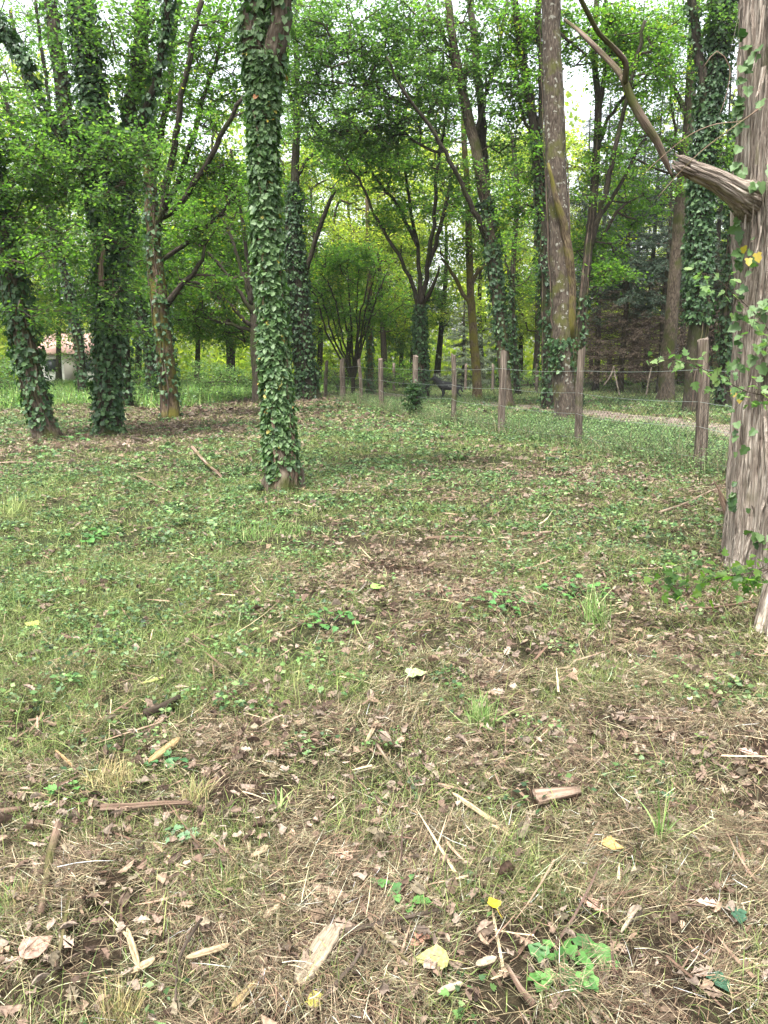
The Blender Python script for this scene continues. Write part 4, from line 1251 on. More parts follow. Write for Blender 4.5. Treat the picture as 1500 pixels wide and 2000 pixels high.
        scatter(gi, LEAF_IVY, pr - base, d, nn, R.uniform(.035, .085, n_), tint=R.random(n_) * .9 + .05)
    pr = np.array([at(1452, 482, 4.85), at(1478, 495, 4.86), at(1433, 762, 4.8), at(1445, 775, 4.8), at(1462, 505, 4.84)])
    scatter(gi, LEAF_IVY, pr - base, np.array([[.2, -.2, -1]] * 5) + R.normal(0, .3, (5, 3)), np.array([[-.2, -1, .3]] * 5), np.array([.05, .06, .05, .045, .05]), tint=np.full(5, .993))
    gi.build('ivy', M['ivy'], root)
    return root


cedar()


# ---- leafy sprays in front of the right-hand tree
def spray(name, label, pts, Y, nl, size, matn, spread=.05, cat='branch', dY=0.0, twr=.0035, up=0.3):
    base = at(*pts[-1], Y)
    root = empty(name, base, label, cat)
    P = [at(px, py, Y + dY * i / max(1, len(pts) - 1)) for i, (px, py) in enumerate(pts)]
    P, w = smooth_path(P, np.full(len(P), twr), .03)
    w = np.linspace(twr * .4, twr, len(P))
    g = Geo(); tube(g, P - base, w, 6)
    gl = Geo()
    idx = R.integers(0, len(P), nl)
    L = P[idx] - base + R.normal(0, spread, (nl, 3))
    for a, b in zip(P[idx] - base, L):
        tube(g, np.array([a, (a + b) / 2 + R.normal(0, .006, 3), b]), np.array([twr * .4, twr * .3, twr * .2]), 3, cap=False)
    g.build('twig', M['twig'], root, smooth=True)
    d = R.normal(0, .7, (nl, 3)) + np.array([-.4, -.2, -.2]); nn = R.normal(0, .45, (nl, 3)) + np.array([0, -.4, 1])
    scatter(gl, LEAF_HERB if matn != 'ivy' else LEAF_IVY, L, d, nn, size * R.uniform(.6, 1.35, nl))
    gl.build('foliage', M[matn], root)
    return root


spray('leafy_branch', 'leafy green twig reaching left from the fibrous trunk across the nearest fence post', [(1290, 700), (1340, 706), (1400, 735), (1460, 765), (1520, 775)], 4.5, 80, .050, 'bush', .05)
spray('leafy_branch', 'small leafy twig beside the fibrous trunk above the nearest post', [(1372, 535), (1400, 545), (1440, 580), (1490, 630), (1530, 700)], 4.6, 55, .052, 'bush', .05)
spray('leafy_branch', 'dark green leafy sprout hanging low at the foot of the fibrous trunk', [(1300, 1135), (1340, 1150), (1400, 1130), (1460, 1120), (1530, 1105)], 4.0, 120, .05, 'oak', .05)
spray('holly_seedling', 'glossy bright green seedling on the ground left of the fibrous trunk', [(1320, 1135), (1335, 1155), (1352, 1180), (1360, 1200)], 4.75, 60, .055, 'bush', .07, 'plant')


def dead_branch():
    Y = 6.6
    base = at(1312, 345, Y)
    root = empty('dead_branch', base, 'bare forked dead branch hanging diagonally beside the broken stub of the fibrous tree', 'branch')
    for i, (pts, nm) in enumerate([([(1314, 348, 4), (1300, 315, 13), (1282, 275, 17), (1262, 245, 19), (1238, 205, 18), (1225, 175, 16), (1215, 148, 15)], 'branch_stem'),
                                   ([(1217, 152, 15), (1195, 125, 13), (1160, 90, 12), (1130, 60, 9), (1102, 38, 6)], 'side_branch'),
                                   ([(1220, 165, 13), (1222, 125, 13), (1200, 95, 11), (1170, 65, 10), (1145, 20, 10), (1120, -30, 9), (1090, -90, 8)], 'side_branch')]):
        Q = [at(a, b, Y + .12 * j * (1 if i < 2 else -1)) if i else at(a, b, Y) for j, (a, b, w) in enumerate(pts)]
        Q, q = smooth_path(Q, [w * .8 * Y / FPX / 2 for a, b, w in pts], .05)
        g = Geo(); tube(g, Q - base, q, 12, .3, i + 3)
        g.build(nm, M['dead_dark'], root, smooth=True)


dead_branch()


def snag():
    """pale broken snag in front of the ivy-smothered tree"""
    base = at(200, 560, 15.3)
    g = Geo(); Q, q = smooth_path([at(198, 560, 15.3), at(197, 520, 15.3), at(201, 490, 15.3), at(198, 466, 15.3)], [.05, .045, .04, .012], .05)
    tube(g, Q - base, q, 9, .3, 2)
    o = g.build('broken_snag', M['deadwood'], smooth=True); o.location = base
    tag(o, 'pale broken snag sticking up in front of the ivy-smothered second tree', 'branch')


snag()


def vines():
    for lab, pts, Y in [('thin pale bramble stem arching left from the fibrous tree across the stub', [(1255, 342), (1300, 300), (1350, 262), (1400, 242), (1450, 236), (1480, 212)], 4.7),
                        ('straight thin pale stem running down left past the broken stub', [(1285, 385), (1320, 345), (1370, 295), (1430, 250), (1490, 208)], 4.6),
                        ('hair-thin stem curving down in the gap above the broken stub', [(1405, 225), (1420, 180), (1425, 130), (1400, 100), (1375, 130)], 4.9)]:
        base = at(*pts[-1], Y)
        P, w = smooth_path([at(a, b, Y) for a, b in pts], np.full(len(pts), .003), .05)
        g = Geo(); tube(g, P - base, np.linspace(.0018, .0035, len(P)), 5)
        o = g.build('bramble_stem', M['deadwood'], smooth=True); o.location = base
        tag(o, lab, 'stem')


vines()


# ------------------------------------------------------------------ spruces
def make_spruce(name, pale=False, low=1.2, H=15, rb=3.0, dead_to=6.5, dens=1.0):
    root = empty(name, (0, 0, 0))
    g = Geo(); z = np.linspace(-.1, H, 26)
    P = np.stack([.04 * np.sin(z), .04 * np.cos(z * .8), z], -1)
    tube(g, P, .17 * (1 - z / H * .9) + .012, 10, .15, 2, flare=.3)
    g.build('trunk', M['bark_backlit'], root, smooth=True)
    gb, gn, gd = Geo(), Geo(), Geo()
    zc = low
    Pn, Dn, Pd, Dd = [], [], [], []
    while zc < H - .3:
        nb = 6 if zc < dead_to else 5
        for _ in range(nb):
            a = R.uniform(0, 2 * PI); L = rb * (1 - zc / H) ** .7 * R.uniform(.7, 1.1)
            dead = R.random() < np.clip((dead_to - zc) / 3.0, 0, 1)
            z0 = zc + R.uniform(-.15, .15)
            t = np.linspace(0, 1, 8)
            dr = R.uniform(.1, .3)
            bp = np.stack([np.cos(a) * L * t, np.sin(a) * L * t, z0 - dr * L * np.sin(t * 2.2) * .6 + .15 * t ** 3 * L], -1)
            tube(gb, bp, np.linspace(.022, .005, 8), 4, cap=False)
            side = np.array([-math.sin(a), math.cos(a), 0])
            ns = int((22 if not dead else 16) * L / 2)
            for s in range(ns):
                u = R.uniform(.12, 1); i = min(6, int(u * 7)); c = bp[i] + (bp[i + 1] - bp[i]) * (u * 7 - i)
                sl = L * .38 * (1.05 - u) + .18
                d = norm(side * R.choice([-1, 1]) + np.array([math.cos(a), math.sin(a), 0]) * .6 + np.array([0, 0, R.normal(-.25, .2)]))
                q = c + d * sl
                tube(gb, np.array([c, q]), np.array([.006, .003]), 3, cap=False)
                n = int((13 if not dead else 5) * sl / .4 * dens) + 2
                tt = R.random((n, 1)); pp = c + (q - c) * tt + R.normal(0, .02, (n, 3))
                dd = d + R.normal(0, .55, (n, 3)) + np.array([0, 0, -.3])
                (Pd if dead else Pn).append(pp); (Dd if dead else Dn).append(dd)
        zc += R.uniform(.32, .5)
    NT = (np.array([[0, 0, 0], [.5, .09, 0], [1, 0, -.03], [.5, -.09, 0]], float), np.array([[0, 1, 2, 3]]))
    if Pn:
        Pn = np.concatenate(Pn); Dn = np.concatenate(Dn); n = len(Pn)
        scatter(gn, NT, Pn, Dn, R.normal(0, .6, (n, 3)) + np.array([0, 0, 1]), R.uniform(.09, .2, n))
    if Pd:
        Pd = np.concatenate(Pd); Dd = np.concatenate(Dd); n = len(Pd)
        scatter(gd, NT, Pd, Dd, R.normal(0, .6, (n, 3)) + np.array([0, 0, 1]), R.uniform(.06, .16, n))
    gb.build('branchwork', M['twig'], root)
    gn.build('crown', M['spruce_pale' if pale else 'spruce'], root)
    gd.build('dead_twigs', M['dead_needle'], root)
    return root


def copy_tree(o, parent=None):
    c = o.copy(); COL.objects.link(c)
    if parent is not None: c.parent = parent
    for ch in [x for x in bpy.data.objects if x.parent == o]:
        copy_tree(ch, c)
    return c


def place(o, px, Y, rz, s, label, cat, group):
    p = at(px, 712, Y)
    o.location = (p[0], Y, 0); o.rotation_euler = (0, 0, rz); o.scale = (s, s, s)
    for k in ('label', 'category', 'group'):
        if k in o: del o[k]
    tag(o, label, cat, group)


SPR = make_spruce('spruce_tree')
SPLAB = {1165: 'dark spruce at the left end of the wood, right of the thin forked tree', 1215: 'dark spruce directly behind the tripod of leaning poles', 1262: 'dark spruce behind the slanting pole that stands alone',
         1290: 'nearest dark spruce, hidden behind the straight trunk with flared foot', 1385: 'dark spruce behind the thickest right-hand ivy column', 1425: 'dark spruce between the two right-hand ivy trunks',
         1470: 'dark spruce mostly hidden by the fibrous-barked trunk', 1130: 'dark spruce showing beside the foot of the lichen-spotted trunk', 1330: 'dark spruce in the gap right of the straight trunk with flared foot'}
grp = 'spruces of the dark wood on the right'
spots = [(1165, 43, 1.0), (1215, 40, .95), (1262, 46, 1.1), (1290, 39, .9), (1385, 41, 1.05), (1425, 46, 1.0), (1470, 38, 1.0), (1130, 50, 1.1), (1235, 55, 1.2), (1330, 54, 1.2), (1370, 60, 1.2), (1530, 45, 1.1), (1190, 62, 1.2), (1455, 58, 1.2), (1600, 42, 1)]
for i, (px, Y, s) in enumerate(spots):
    o = SPR if i == 0 else copy_tree(SPR)
    place(o, px, Y, i * 1.9, s, SPLAB.get(px, 'spruce deep in the dark wood, its crown showing above the nearer ones'), 'tree', grp)
SP2 = make_spruce('young_spruce', True, .35, 7.0, 2.7, -1, 1.2)
place(SP2, 905, 46, .5, .78, 'pale grey-green young spruce with drooping boughs behind the black dog', 'tree', None)
c2 = copy_tree(SP2)
place(c2, 975, 50, 2.5, .85, 'second pale young spruce further right, between the mossy slim tree and the tall oak', 'tree', None)

# ------------------------------------------------------------------ background broadleaf trees
bgp = []
for v, (lf, nm) in enumerate([('bright', 'background_tree'), ('oak', 'background_tree'), ('bright', 'background_tree')]):
    root = empty(nm, (0, 0, 0))
    g = Geo(); H = 15
    z = np.linspace(-.2, 12, 22); P = np.stack([.25 * np.sin(z * .35 + v), .2 * np.cos(z * .3 + v), z], -1)
    tube(g, P, .19 * (1 - z / 14) + .02, 10, .15, v, flare=.4)
    g.build('trunk', M['bark_backlit'], root, smooth=True)
    nodes = [(p, .1) for p in P if p[2] > 2.5]
    C = []
    for _ in range(21):
        c = np.array([R.normal(0, 1.6), R.normal(0, 1.6), R.uniform(3.2, 14)])
        C.append(c + rvec(14) * np.array([1.9, 1.9, .8]) * R.random((14, 1)) ** .5)
    crown(root, np.zeros(3), nodes, np.concatenate(C), lf, .15, 70, .9, .010)
    bgp.append(root)
lab = ['bright green background tree in the far wood behind the centre and right of the fence', 'mid-green background tree in the far wood behind the clearing']
spots = [(620, 46, 0), (680, 52, 2), (745, 48, 0), (800, 55, 1), (860, 56, 2), (1040, 50, 0), (1095, 54, 2), (940, 62, 0), (1010, 64, 1), (560, 44, 1), (500, 50, 0), (440, 46, 1), (385, 56, 2), (330, 45, 1), (270, 55, 0), (200, 48, 1), (40, 50, 1), (-30, 44, 0), (120, 62, 2), (-100, 56, 2), (1160, 58, 0), (1250, 66, 2), (1340, 68, 0), (1430, 70, 2), (720, 68, 1), (600, 64, 0), (1540, 60, 0), (-180, 48, 1), (780, 72, 2), (460, 68, 2)]
done = set()
BGL = {(620, 46): 'bright background tree just right of the central ivy-clad trunk', (680, 52): 'bright background tree behind the left side of the fan-stemmed shrub', (745, 48): 'bright background tree right of the fan-stemmed shrub',
       (800, 55): 'mid-green background tree behind the left branches of the vase-shaped tree', (860, 56): 'bright background tree behind the black dog', (1040, 50): 'bright background tree left of the twin mossy and lichen trunks',
       (1095, 54): 'bright background tree directly behind the lichen-spotted trunk', (940, 62): 'bright background tree behind the slim mossy-footed tree', (560, 44): 'mid-green background tree hidden by the central ivy-clad trunk',
       (440, 46): 'mid-green background tree behind the arching tree', (330, 45): 'mid-green background tree behind the mossy third trunk', (200, 48): 'mid-green background tree behind the ivy-smothered second tree',
       (40, 50): 'mid-green background tree behind the leaning trunk at the left edge', (500, 50): 'bright background tree behind the left side of the central ivy-clad trunk', (270, 55): 'bright background tree between the second and third left-hand trunks'}
for i, (px, Y, v) in enumerate(spots):
    o = bgp[v] if v not in done else copy_tree(bgp[v]); done.add(v)
    place(o, px, Y, i * 2.3, .88 + .38 * ((i * 37) % 10) / 10, BGL.get((px, Y), lab[1 if v == 1 else 0]), 'tree', 'far bright trees' if v != 1 else 'far mid-green trees')


# ------------------------------------------------------------------ bushes
def bush(name, label, px, Y, w, h, leaf, n=30, lsize=.1, per=60, cat='bush', crad=.5, z0=0):
    base = at(px, 712, Y); base[2] = 0
    root = empty(name, base, label, cat)
    C = rvec(n) * R.random((n, 1)) ** .4 * np.array([w / 2, w / 2 * .8, h / 2]) + base + np.array([0, 0, h * .5 + z0])
    C = C[C[:, 2] > .15]
    nodes = [(base + np.array([math.cos(a) * .1, math.sin(a) * .1, zz]), .03) for a in range(4) for zz in (0.02, .3)]
    crown(root, base, nodes, C, leaf, lsize, per, crad, .008, flat=.8)
    return root


bush('bush', 'pale green bush at the field edge right of the mossy left-hand trunk', 395, 40, 3.0, 1.5, 'bush', 34)
bush('bush', 'pale green rounded bush just left of the central ivy trunk', 455, 42, 3.2, 1.6, 'bush', 36)
bush('bush', 'dark low bush behind and between the second and third left trunks', 285, 30, 2.6, 1.1, 'oak_dark', 30)
bush('bush', 'green leafy thicket at the far left edge under the leaning trunk', 15, 38, 4.2, 2.2, 'bush', 40)
bush('bush', 'light green bush behind the first leaning ivy trunk', -40, 30, 3, 1.8, 'bush', 26)
bush('bush', 'silvery green bush glimpsed between the left-hand trunks', 262, 44, 3.0, 2.4, 'bush', 30)
bush('bush', 'dark green undergrowth below the fan-stemmed shrub', 700, 40, 4.2, 1.5, 'oak_dark', 36)
bush('bush', 'green undergrowth bush behind the fence left of the forked tree', 775, 44, 3.6, 1.7, 'oak', 34)
bush('bush', 'yellow-green bush far behind the fence posts in the centre', 640, 47, 4.2, 2.8, 'bright', 40, .13)
bush('bush', 'pale bush standing tall behind the forked tree', 785, 50, 4, 4.6, 'bush', 60, .14, 60)
bush('bush', 'dark low bush at the foot of the spruce wood, left end', 1035, 46, 4.5, 1.4, 'oak_dark', 34)
bush('bush', 'dark low bush at the foot of the spruce wood, middle', 1180, 46, 5, 1.2, 'oak_dark', 34)
bush('bush', 'dark low bush at the foot of the spruce wood, right end', 1400, 40, 4, 1.0, 'oak_dark', 26)
p5 = _FP[4]
bush('ivy_mound', 'narrow dark mound of ivy growing over the fifth fence post', 810, float(p5[1]) - .15, .40, 1.0, 'ivy_dark', 26, .06, 70, 'ivy', .16)


# far wood closing the view
def far_wood():
    g = Geo()
    N = 230000
    a = R.uniform(-.95, .95, N); d = R.uniform(75, 100, N)
    z = R.random(N) ** 1.5 * 26
    dens = fbm(a * 16, z * .16, 52, 3)
    dens = dens - np.clip((z - 6) / 30, 0, .3)
    # an opening to the bright field under the spruces
    k = dens > .34 - .3 * np.exp(-z / 2.0)
    a, d, z = a[k], d[k], z[k]; n = len(a)
    P = np.stack([np.sin(a) * d, np.cos(a) * d, z], -1)
    scatter(g, LEAF_SIMPLE, P, R.normal(0, 1, (n, 3)), R.normal(0, .6, (n, 3)) + np.array([0, -.3, 1]), R.uniform(.3, .75, n))
    o = g.build('distant_woodland', M['bright'])
    tag(o, 'distant wood closing the view behind the clearing', 'woodland', kind='stuff')


far_wood()


# ------------------------------------------------------------------ house
def house():
    p = at(136, 712, 66)
    root = empty('house', (p[0], 66, 0), 'white house with a faded red tiled roof glimpsed between the left-hand trunks', 'house')
    g = Geo()
    w, dp, h, rh = 5.0, 6.0, 2.4, 1.6
    x0, x1, y0, y1 = -w / 2, w / 2, 0, dp
    V = [(x0, y0, -.1), (x1, y0, -.1), (x1, y1, -.1), (x0, y1, -.1), (x0, y0, h), (x1, y0, h), (x1, y1, h), (x0, y1, h), (x0, dp / 2, h + rh), (x1, dp / 2, h + rh)]
    g.add(V, [(0, 1, 5, 4), (2, 3, 7, 6)]); g.add(V, [(1, 2, 6, 9, 5), (3, 0, 4, 8, 7)])
    g.build('wall', M['wall'], root)
    g = Geo(); e = .35; t = .12
    for s in (0, 1):
        ya, yb = (-e, dp / 2) if s == 0 else (dp + e, dp / 2)
        za = h - e * rh / (dp / 2) + .03; zb = h + rh + .03
        V = []
        for dz in (0, t):
            V += [(x0 - e, ya, za + dz), (x1 + e, ya, za + dz), (x1 + e, yb, zb + dz), (x0 - e, yb, zb + dz)]
        g.add(V, [(0, 3, 2, 1), (4, 5, 6, 7), (0, 1, 5, 4), (1, 2, 6, 5), (2, 3, 7, 6), (3, 0, 4, 7)])
    g.build('roof', M['roof'], root)

    def boxm(name, c, s, mat, par):
        g = Geo(); X, Yy, Z = c; a, b, d = s
        V = [(X + i * a, Yy + j * b, Z + k * d) for k in (-.5, .5) for j in (-.5, .5) for i in (-.5, .5)]
        g.add(V, [(0, 2, 3, 1), (4, 5, 7, 6), (0, 1, 5, 4), (2, 6, 7, 3), (1, 3, 7, 5), (0, 4, 6, 2)])
        return g.build(name, mat, par)
    for x in (-1.5, 1.5):
        f = boxm('window', (x, -.02, 1.4), (1.1, .08, 1.1), M['frame'], root)
        boxm('pane', (x, -.065, 1.4), (.95, .02, .95), M['glass'], f)
    boxm('door', (0, -.02, .98), (.95, .08, 2.0), M['frame'], root)


house()


# ------------------------------------------------------------------ dog
def dog():
    Y = 31.0
    c = at(874, 712, Y)
    x0 = c[0]
    me = bpy.data.meshes.new('dog')
    # joints: x forward is -x (dog faces left)
    J = {'pel': (.42, 0, .64, .16), 'belly': (.18, 0, .60, .175), 'chest': (-.12, 0, .60, .205), 'wither': (-.27, 0, .68, .16), 'neck': (-.40, 0, .83, .11), 'head': (-.49, 0, .93, .085),
         'brow': (-.56, 0, .925, .062), 'muz': (-.65, 0, .885, .04), 'nose': (-.71, 0, .87, .026),
         'tail1': (.52, 0, .62, .045), 'tail2': (.60, 0, .48, .05), 'tail3': (.66, 0, .34, .02)}
    E = [('pel', 'belly'), ('belly', 'chest'), ('chest', 'wither'), ('wither', 'neck'), ('neck', 'head'), ('head', 'brow'), ('brow', 'muz'), ('muz', 'nose'), ('pel', 'tail1'), ('tail1', 'tail2'), ('tail2', 'tail3')]
    for s, n in ((-1, 'l'), (1, 'r')):
        o = .05 * s
        J['sh' + n] = (-.20 + o * .4, .085 * s, .50, .065); J['el' + n] = (-.14 + o, .095 * s, .38, .042); J['wr' + n] = (-.17 + o, .095 * s, .18, .026); J['pw' + n] = (-.18 + o, .095 * s, .04, .028); J['toe' + n] = (-.24 + o, .095 * s, .022, .022)
        E += [('chest', 'sh' + n), ('sh' + n, 'el' + n), ('el' + n, 'wr' + n), ('wr' + n, 'pw' + n), ('pw' + n, 'toe' + n)]
        J['hp' + n] = (.40 - o * .6, .09 * s, .50, .08); J['kn' + n] = (.33 - o, .10 * s, .37, .05); J['hk' + n] = (.49 - o, .10 * s, .21, .026); J['hw' + n] = (.46 - o, .10 * s, .04, .026); J['ht' + n] = (.40 - o, .10 * s, .022, .022)
        E += [('pel', 'hp' + n), ('hp' + n, 'kn' + n), ('kn' + n, 'hk' + n), ('hk' + n, 'hw' + n), ('hw' + n, 'ht' + n)]
        J['ear' + n] = (-.50, .052 * s, 1.0, .026); J['eat' + n] = (-.49, .062 * s, 1.085, .008)
        E += [('head', 'ear' + n), ('ear' + n, 'eat' + n)]
    K = list(J)
    me.from_pydata([J[k][:3] for k in K], [(K.index(a), K.index(b)) for a, b in E], [])
    o = bpy.data.objects.new('dog', me); COL.objects.link(o)
    o.location = (x0, Y, 0); o.rotation_euler = (0, 0, .15)
    sk = o.modifiers.new('skin', 'SKIN'); sk.use_smooth_shade = True
    for i, k in enumerate(K):
        me.skin_vertices[0].data[i].radius = (J[k][3], J[k][3])
        me.skin_vertices[0].data[i].use_root = (k == 'pel')
    sb = o.modifiers.new('sub', 'SUBSURF'); sb.levels = 2; sb.render_levels = 2
    m, nt, out = new_mat('mottled_coat')
    tc = N_(nt, 'ShaderNodeTexCoord'); nz = N_(nt, 'ShaderNodeTexNoise'); nz.inputs['Scale'].default_value = 5.5; nz.inputs['Detail'].default_value = 4
    nt.links.new(tc.outputs['Object'], nz.inputs['Vector'])
    sx = N_(nt, 'ShaderNodeSeparateXYZ'); nt.links.new(tc.outputs['Object'], sx.inputs[0])
    band = N_(nt, 'ShaderNodeMapRange'); band.inputs[1].default_value = -.38; band.inputs[2].default_value = -.2
    nt.links.new(sx.outputs['X'], band.inputs[0])
    mul = N_(nt, 'ShaderNodeMath', operation='MULTIPLY'); nt.links.new(nz.outputs[0], mul.inputs[0]); nt.links.new(band.outputs[0], mul.inputs[1])
    rp = ramp(nt, [(.55, (.010, .010, .011)), (.62, (.11, .11, .10))]); nt.links.new(mul.outputs[0], rp.inputs[0])
    p = N_(nt, 'ShaderNodeBsdfPrincipled'); p.inputs['Roughness'].default_value = .7; nt.links.new(rp.outputs[0], p.inputs['Base Color'])
    nt.links.new(p.outputs[0], out.inputs[0])
    me.materials.append(m)
    tag(o, 'black dog with grey mottled flank standing side-on behind the fence, looking left', 'dog')


dog()


# ------------------------------------------------------------------ sticks, chips and single plants on the ground
def stick(name, label, pts, w, matn='deadwood', cat='stick', lift=.02, seed=0, fork=None, ends=None):
    """pts: ground pixels (px,py[,height])"""
    P = []
    for p in pts:
        q = ground(p[0], p[1]) if len(p) < 3 else at(p[0], p[1], ground(p[0], p[2])[1])
        if len(p) < 3: q[2] = float(gh(q[0], q[1])) + lift + (.020 if p[1] > 1380 else .01)
        P.append(q)
    base = P[0].copy(); base[2] = float(gh(base[0], base[1]))
    Q, q = smooth_path(P, np.linspace(w, w * .6, len(P)), .04)
    g = Geo(); tube(g, Q - base, q / 2, 9, .35, seed + 1)
    if fork:
        F = np.array([Q[len(Q) // 2] - base, Q[len(Q) // 2] - base + fork[0], Q[len(Q) // 2] - base + fork[1]])
        F, f = smooth_path(F, [w * .3, w * .25, w * .12], .04); tube(g, F, f, 6, .2, seed)
    o = g.build(name, M[matn], smooth=True); o.location = base
    tag(o, label, cat)


stick('fallen_stick', 'crooked dark stick propped up in the grass left of the central ivy tree', [(375, 873, 905), (392, 893, 912), (408, 910, 925), (424, 922, 932), (436, 936)], .05, seed=1)
stick('fallen_stick', 'straight pale stick lying left of the central ivy tree, pointing down right', [(263, 934), (295, 948), (332, 965)], .035, seed=2)
stick('fallen_stick', 'short pale stick on the grass left of centre, higher and paler than the straight one', [(205, 905), (230, 912), (262, 908)], .045, seed=3)
stick('fallen_branch', 'long grey fallen branch at the left edge below the leaning tree', [(-30, 908), (20, 905), (68, 903)], .06, seed=4)
stick('fallen_branch', 'thin fallen branch lying in grass beside the long grey one', [(35, 925), (70, 915), (110, 905), (150, 900)], .035, seed=5)
stick('fallen_stick', 'brown stick lying level across the middle of the clearing', [(832, 1053), (870, 1052), (905, 1054), (940, 1057)], .028, seed=6)
stick('fallen_stick', 'short pale stick with cut end, right of the level brown stick', [(1018, 1054), (1045, 1051), (1076, 1047)], .035, seed=7)
stick('fallen_stick', 'long bare stick slanting toward the foot of the fibrous trunk, below the nearest post', [(1288, 1006), (1340, 988), (1396, 966), (1440, 955)], .03, seed=8)
stick('thin_root', 'long thin pale twig curving across the brown leaves in the middle', [(790, 1165), (850, 1163), (920, 1160), (970, 1153), (1010, 1140)], .012, seed=9)
stick('fallen_stick', 'thin pale stick lying level near the foot of the fibrous trunk', [(1325, 1201), (1390, 1199), (1465, 1195)], .02, seed=10)
stick('fallen_stick', 'whitish straight stick half buried in straw at the left edge', [(-20, 1622), (20, 1620), (44, 1617)], .026, seed=11)
stick('fallen_stick', 'whitish stick lying level below the two dry grass tufts', [(200, 1613), (260, 1611), (320, 1606), (375, 1606)], .022, seed=12)
stick('thick_stick', 'thick grey-brown stick lying upright in the picture at lower left', [(118, 1648), (100, 1710), (92, 1770), (82, 1822)], .026, 'deadwood', seed=13)
stick('fallen_stick', 'thin brown stick right of the thick lower-left stick', [(145, 1728), (136, 1800), (120, 1890), (112, 1925)], .012, seed=14)
stick('fallen_stick', 'slender reddish stick lying across the foreground above the wood slab', [(675, 1857), (740, 1842), (800, 1828), (858, 1815)], .014, 'twig', seed=15, fork=(np.array([.03, -.04, .0]), np.array([.06, -.07, 0])))
stick('fallen_stick', 'thin tan stick slanting down right beside the wood slab', [(708, 1804), (735, 1850), (765, 1890), (800, 1928)], .011, seed=16)
stick('fallen_stick', 'thin tan stalk slanting above the centre foreground', [(738, 1482), (760, 1515), (782, 1552)], .012, seed=17)
stick('fallen_stick', 'dark brown thin stick near the bottom edge left of the slab', [(630, 2000), (665, 1960), (690, 1930), (712, 1885)], .013, 'twig', seed=18)
stick('fallen_stick', 'pale round stick at the bottom edge under the leafy weed', [(1040, 2015), (1015, 1985), (988, 1935)], .016, seed=19)
stick('rotten_log', 'short rotten brown piece of log half sunk in straw on the right', [(1045, 1588), (1085, 1580), (1130, 1572)], .055, 'deadwood', 'log', seed=20)
stick('rotten_branch', 'dark brown rotten branch piece left of centre in the grass', [(285, 1418), (310, 1408), (335, 1396), (352, 1388)], .035, 'twig', seed=21)
stick('fallen_stick', 'long thin brown stem lying on leaves at lower centre-left', [(395, 1830), (370, 1870), (350, 1920), (345, 1990)], .010, 'twig', seed=22)
stick('fallen_branch', 'small dead branch on the brown ground in front of the mossy left trunk', [(395, 808), (430, 800), (470, 790)], .05, 'twig', seed=23)
stick('fallen_branch', 'dead branch in the brown debris at the foot of the second left trunk', [(235, 852), (275, 862), (310, 860)], .07, 'twig', seed=24)
stick('leaning_pole', 'thin bare pole leaning against the far fence, left of a mossy straight trunk', [(1180, 752, 775), (1192, 735, 773), (1199, 715, 772)], .09, 'post', 'pole', seed=25)
stick('leaning_pole', 'thin forked stick leaning the other way against the pole by the far fence', [(1210, 775), (1204, 745, 773), (1198, 718, 772)], .08, 'post', 'pole', seed=26)
stick('leaning_pole', 'slanting pole standing alone left of the straight flared trunk', [(1262, 774), (1266, 748, 773), (1272, 718, 772)], .09, 'post', 'pole', seed=27)


def splinter():
    """tall splintered stake beside the fibrous tree"""
    Y = 5.6
    base = at(1435, 1035, Y); base[2] = float(gh(base[0], Y))
    root = empty('splintered_stake', base, 'pale splintered broken stake leaning against the foot of the fibrous trunk', 'stake')
    for nm, pts, w in (('stake', [(1437, 1042), (1428, 1020), (1412, 985), (1403, 955)], [.055, .06, .04, .012]), ('splinter', [(1418, 985), (1410, 968), (1400, 950), (1393, 936)], [.025, .02, .014, .003])):
        Q, q = smooth_path([at(a, b, Y - .1) for a, b in pts], w, .03)
        g = Geo(); tube(g, Q - base, q / 2, 6, .3, 4); g.build(nm, M['deadwood'], root)


splinter()


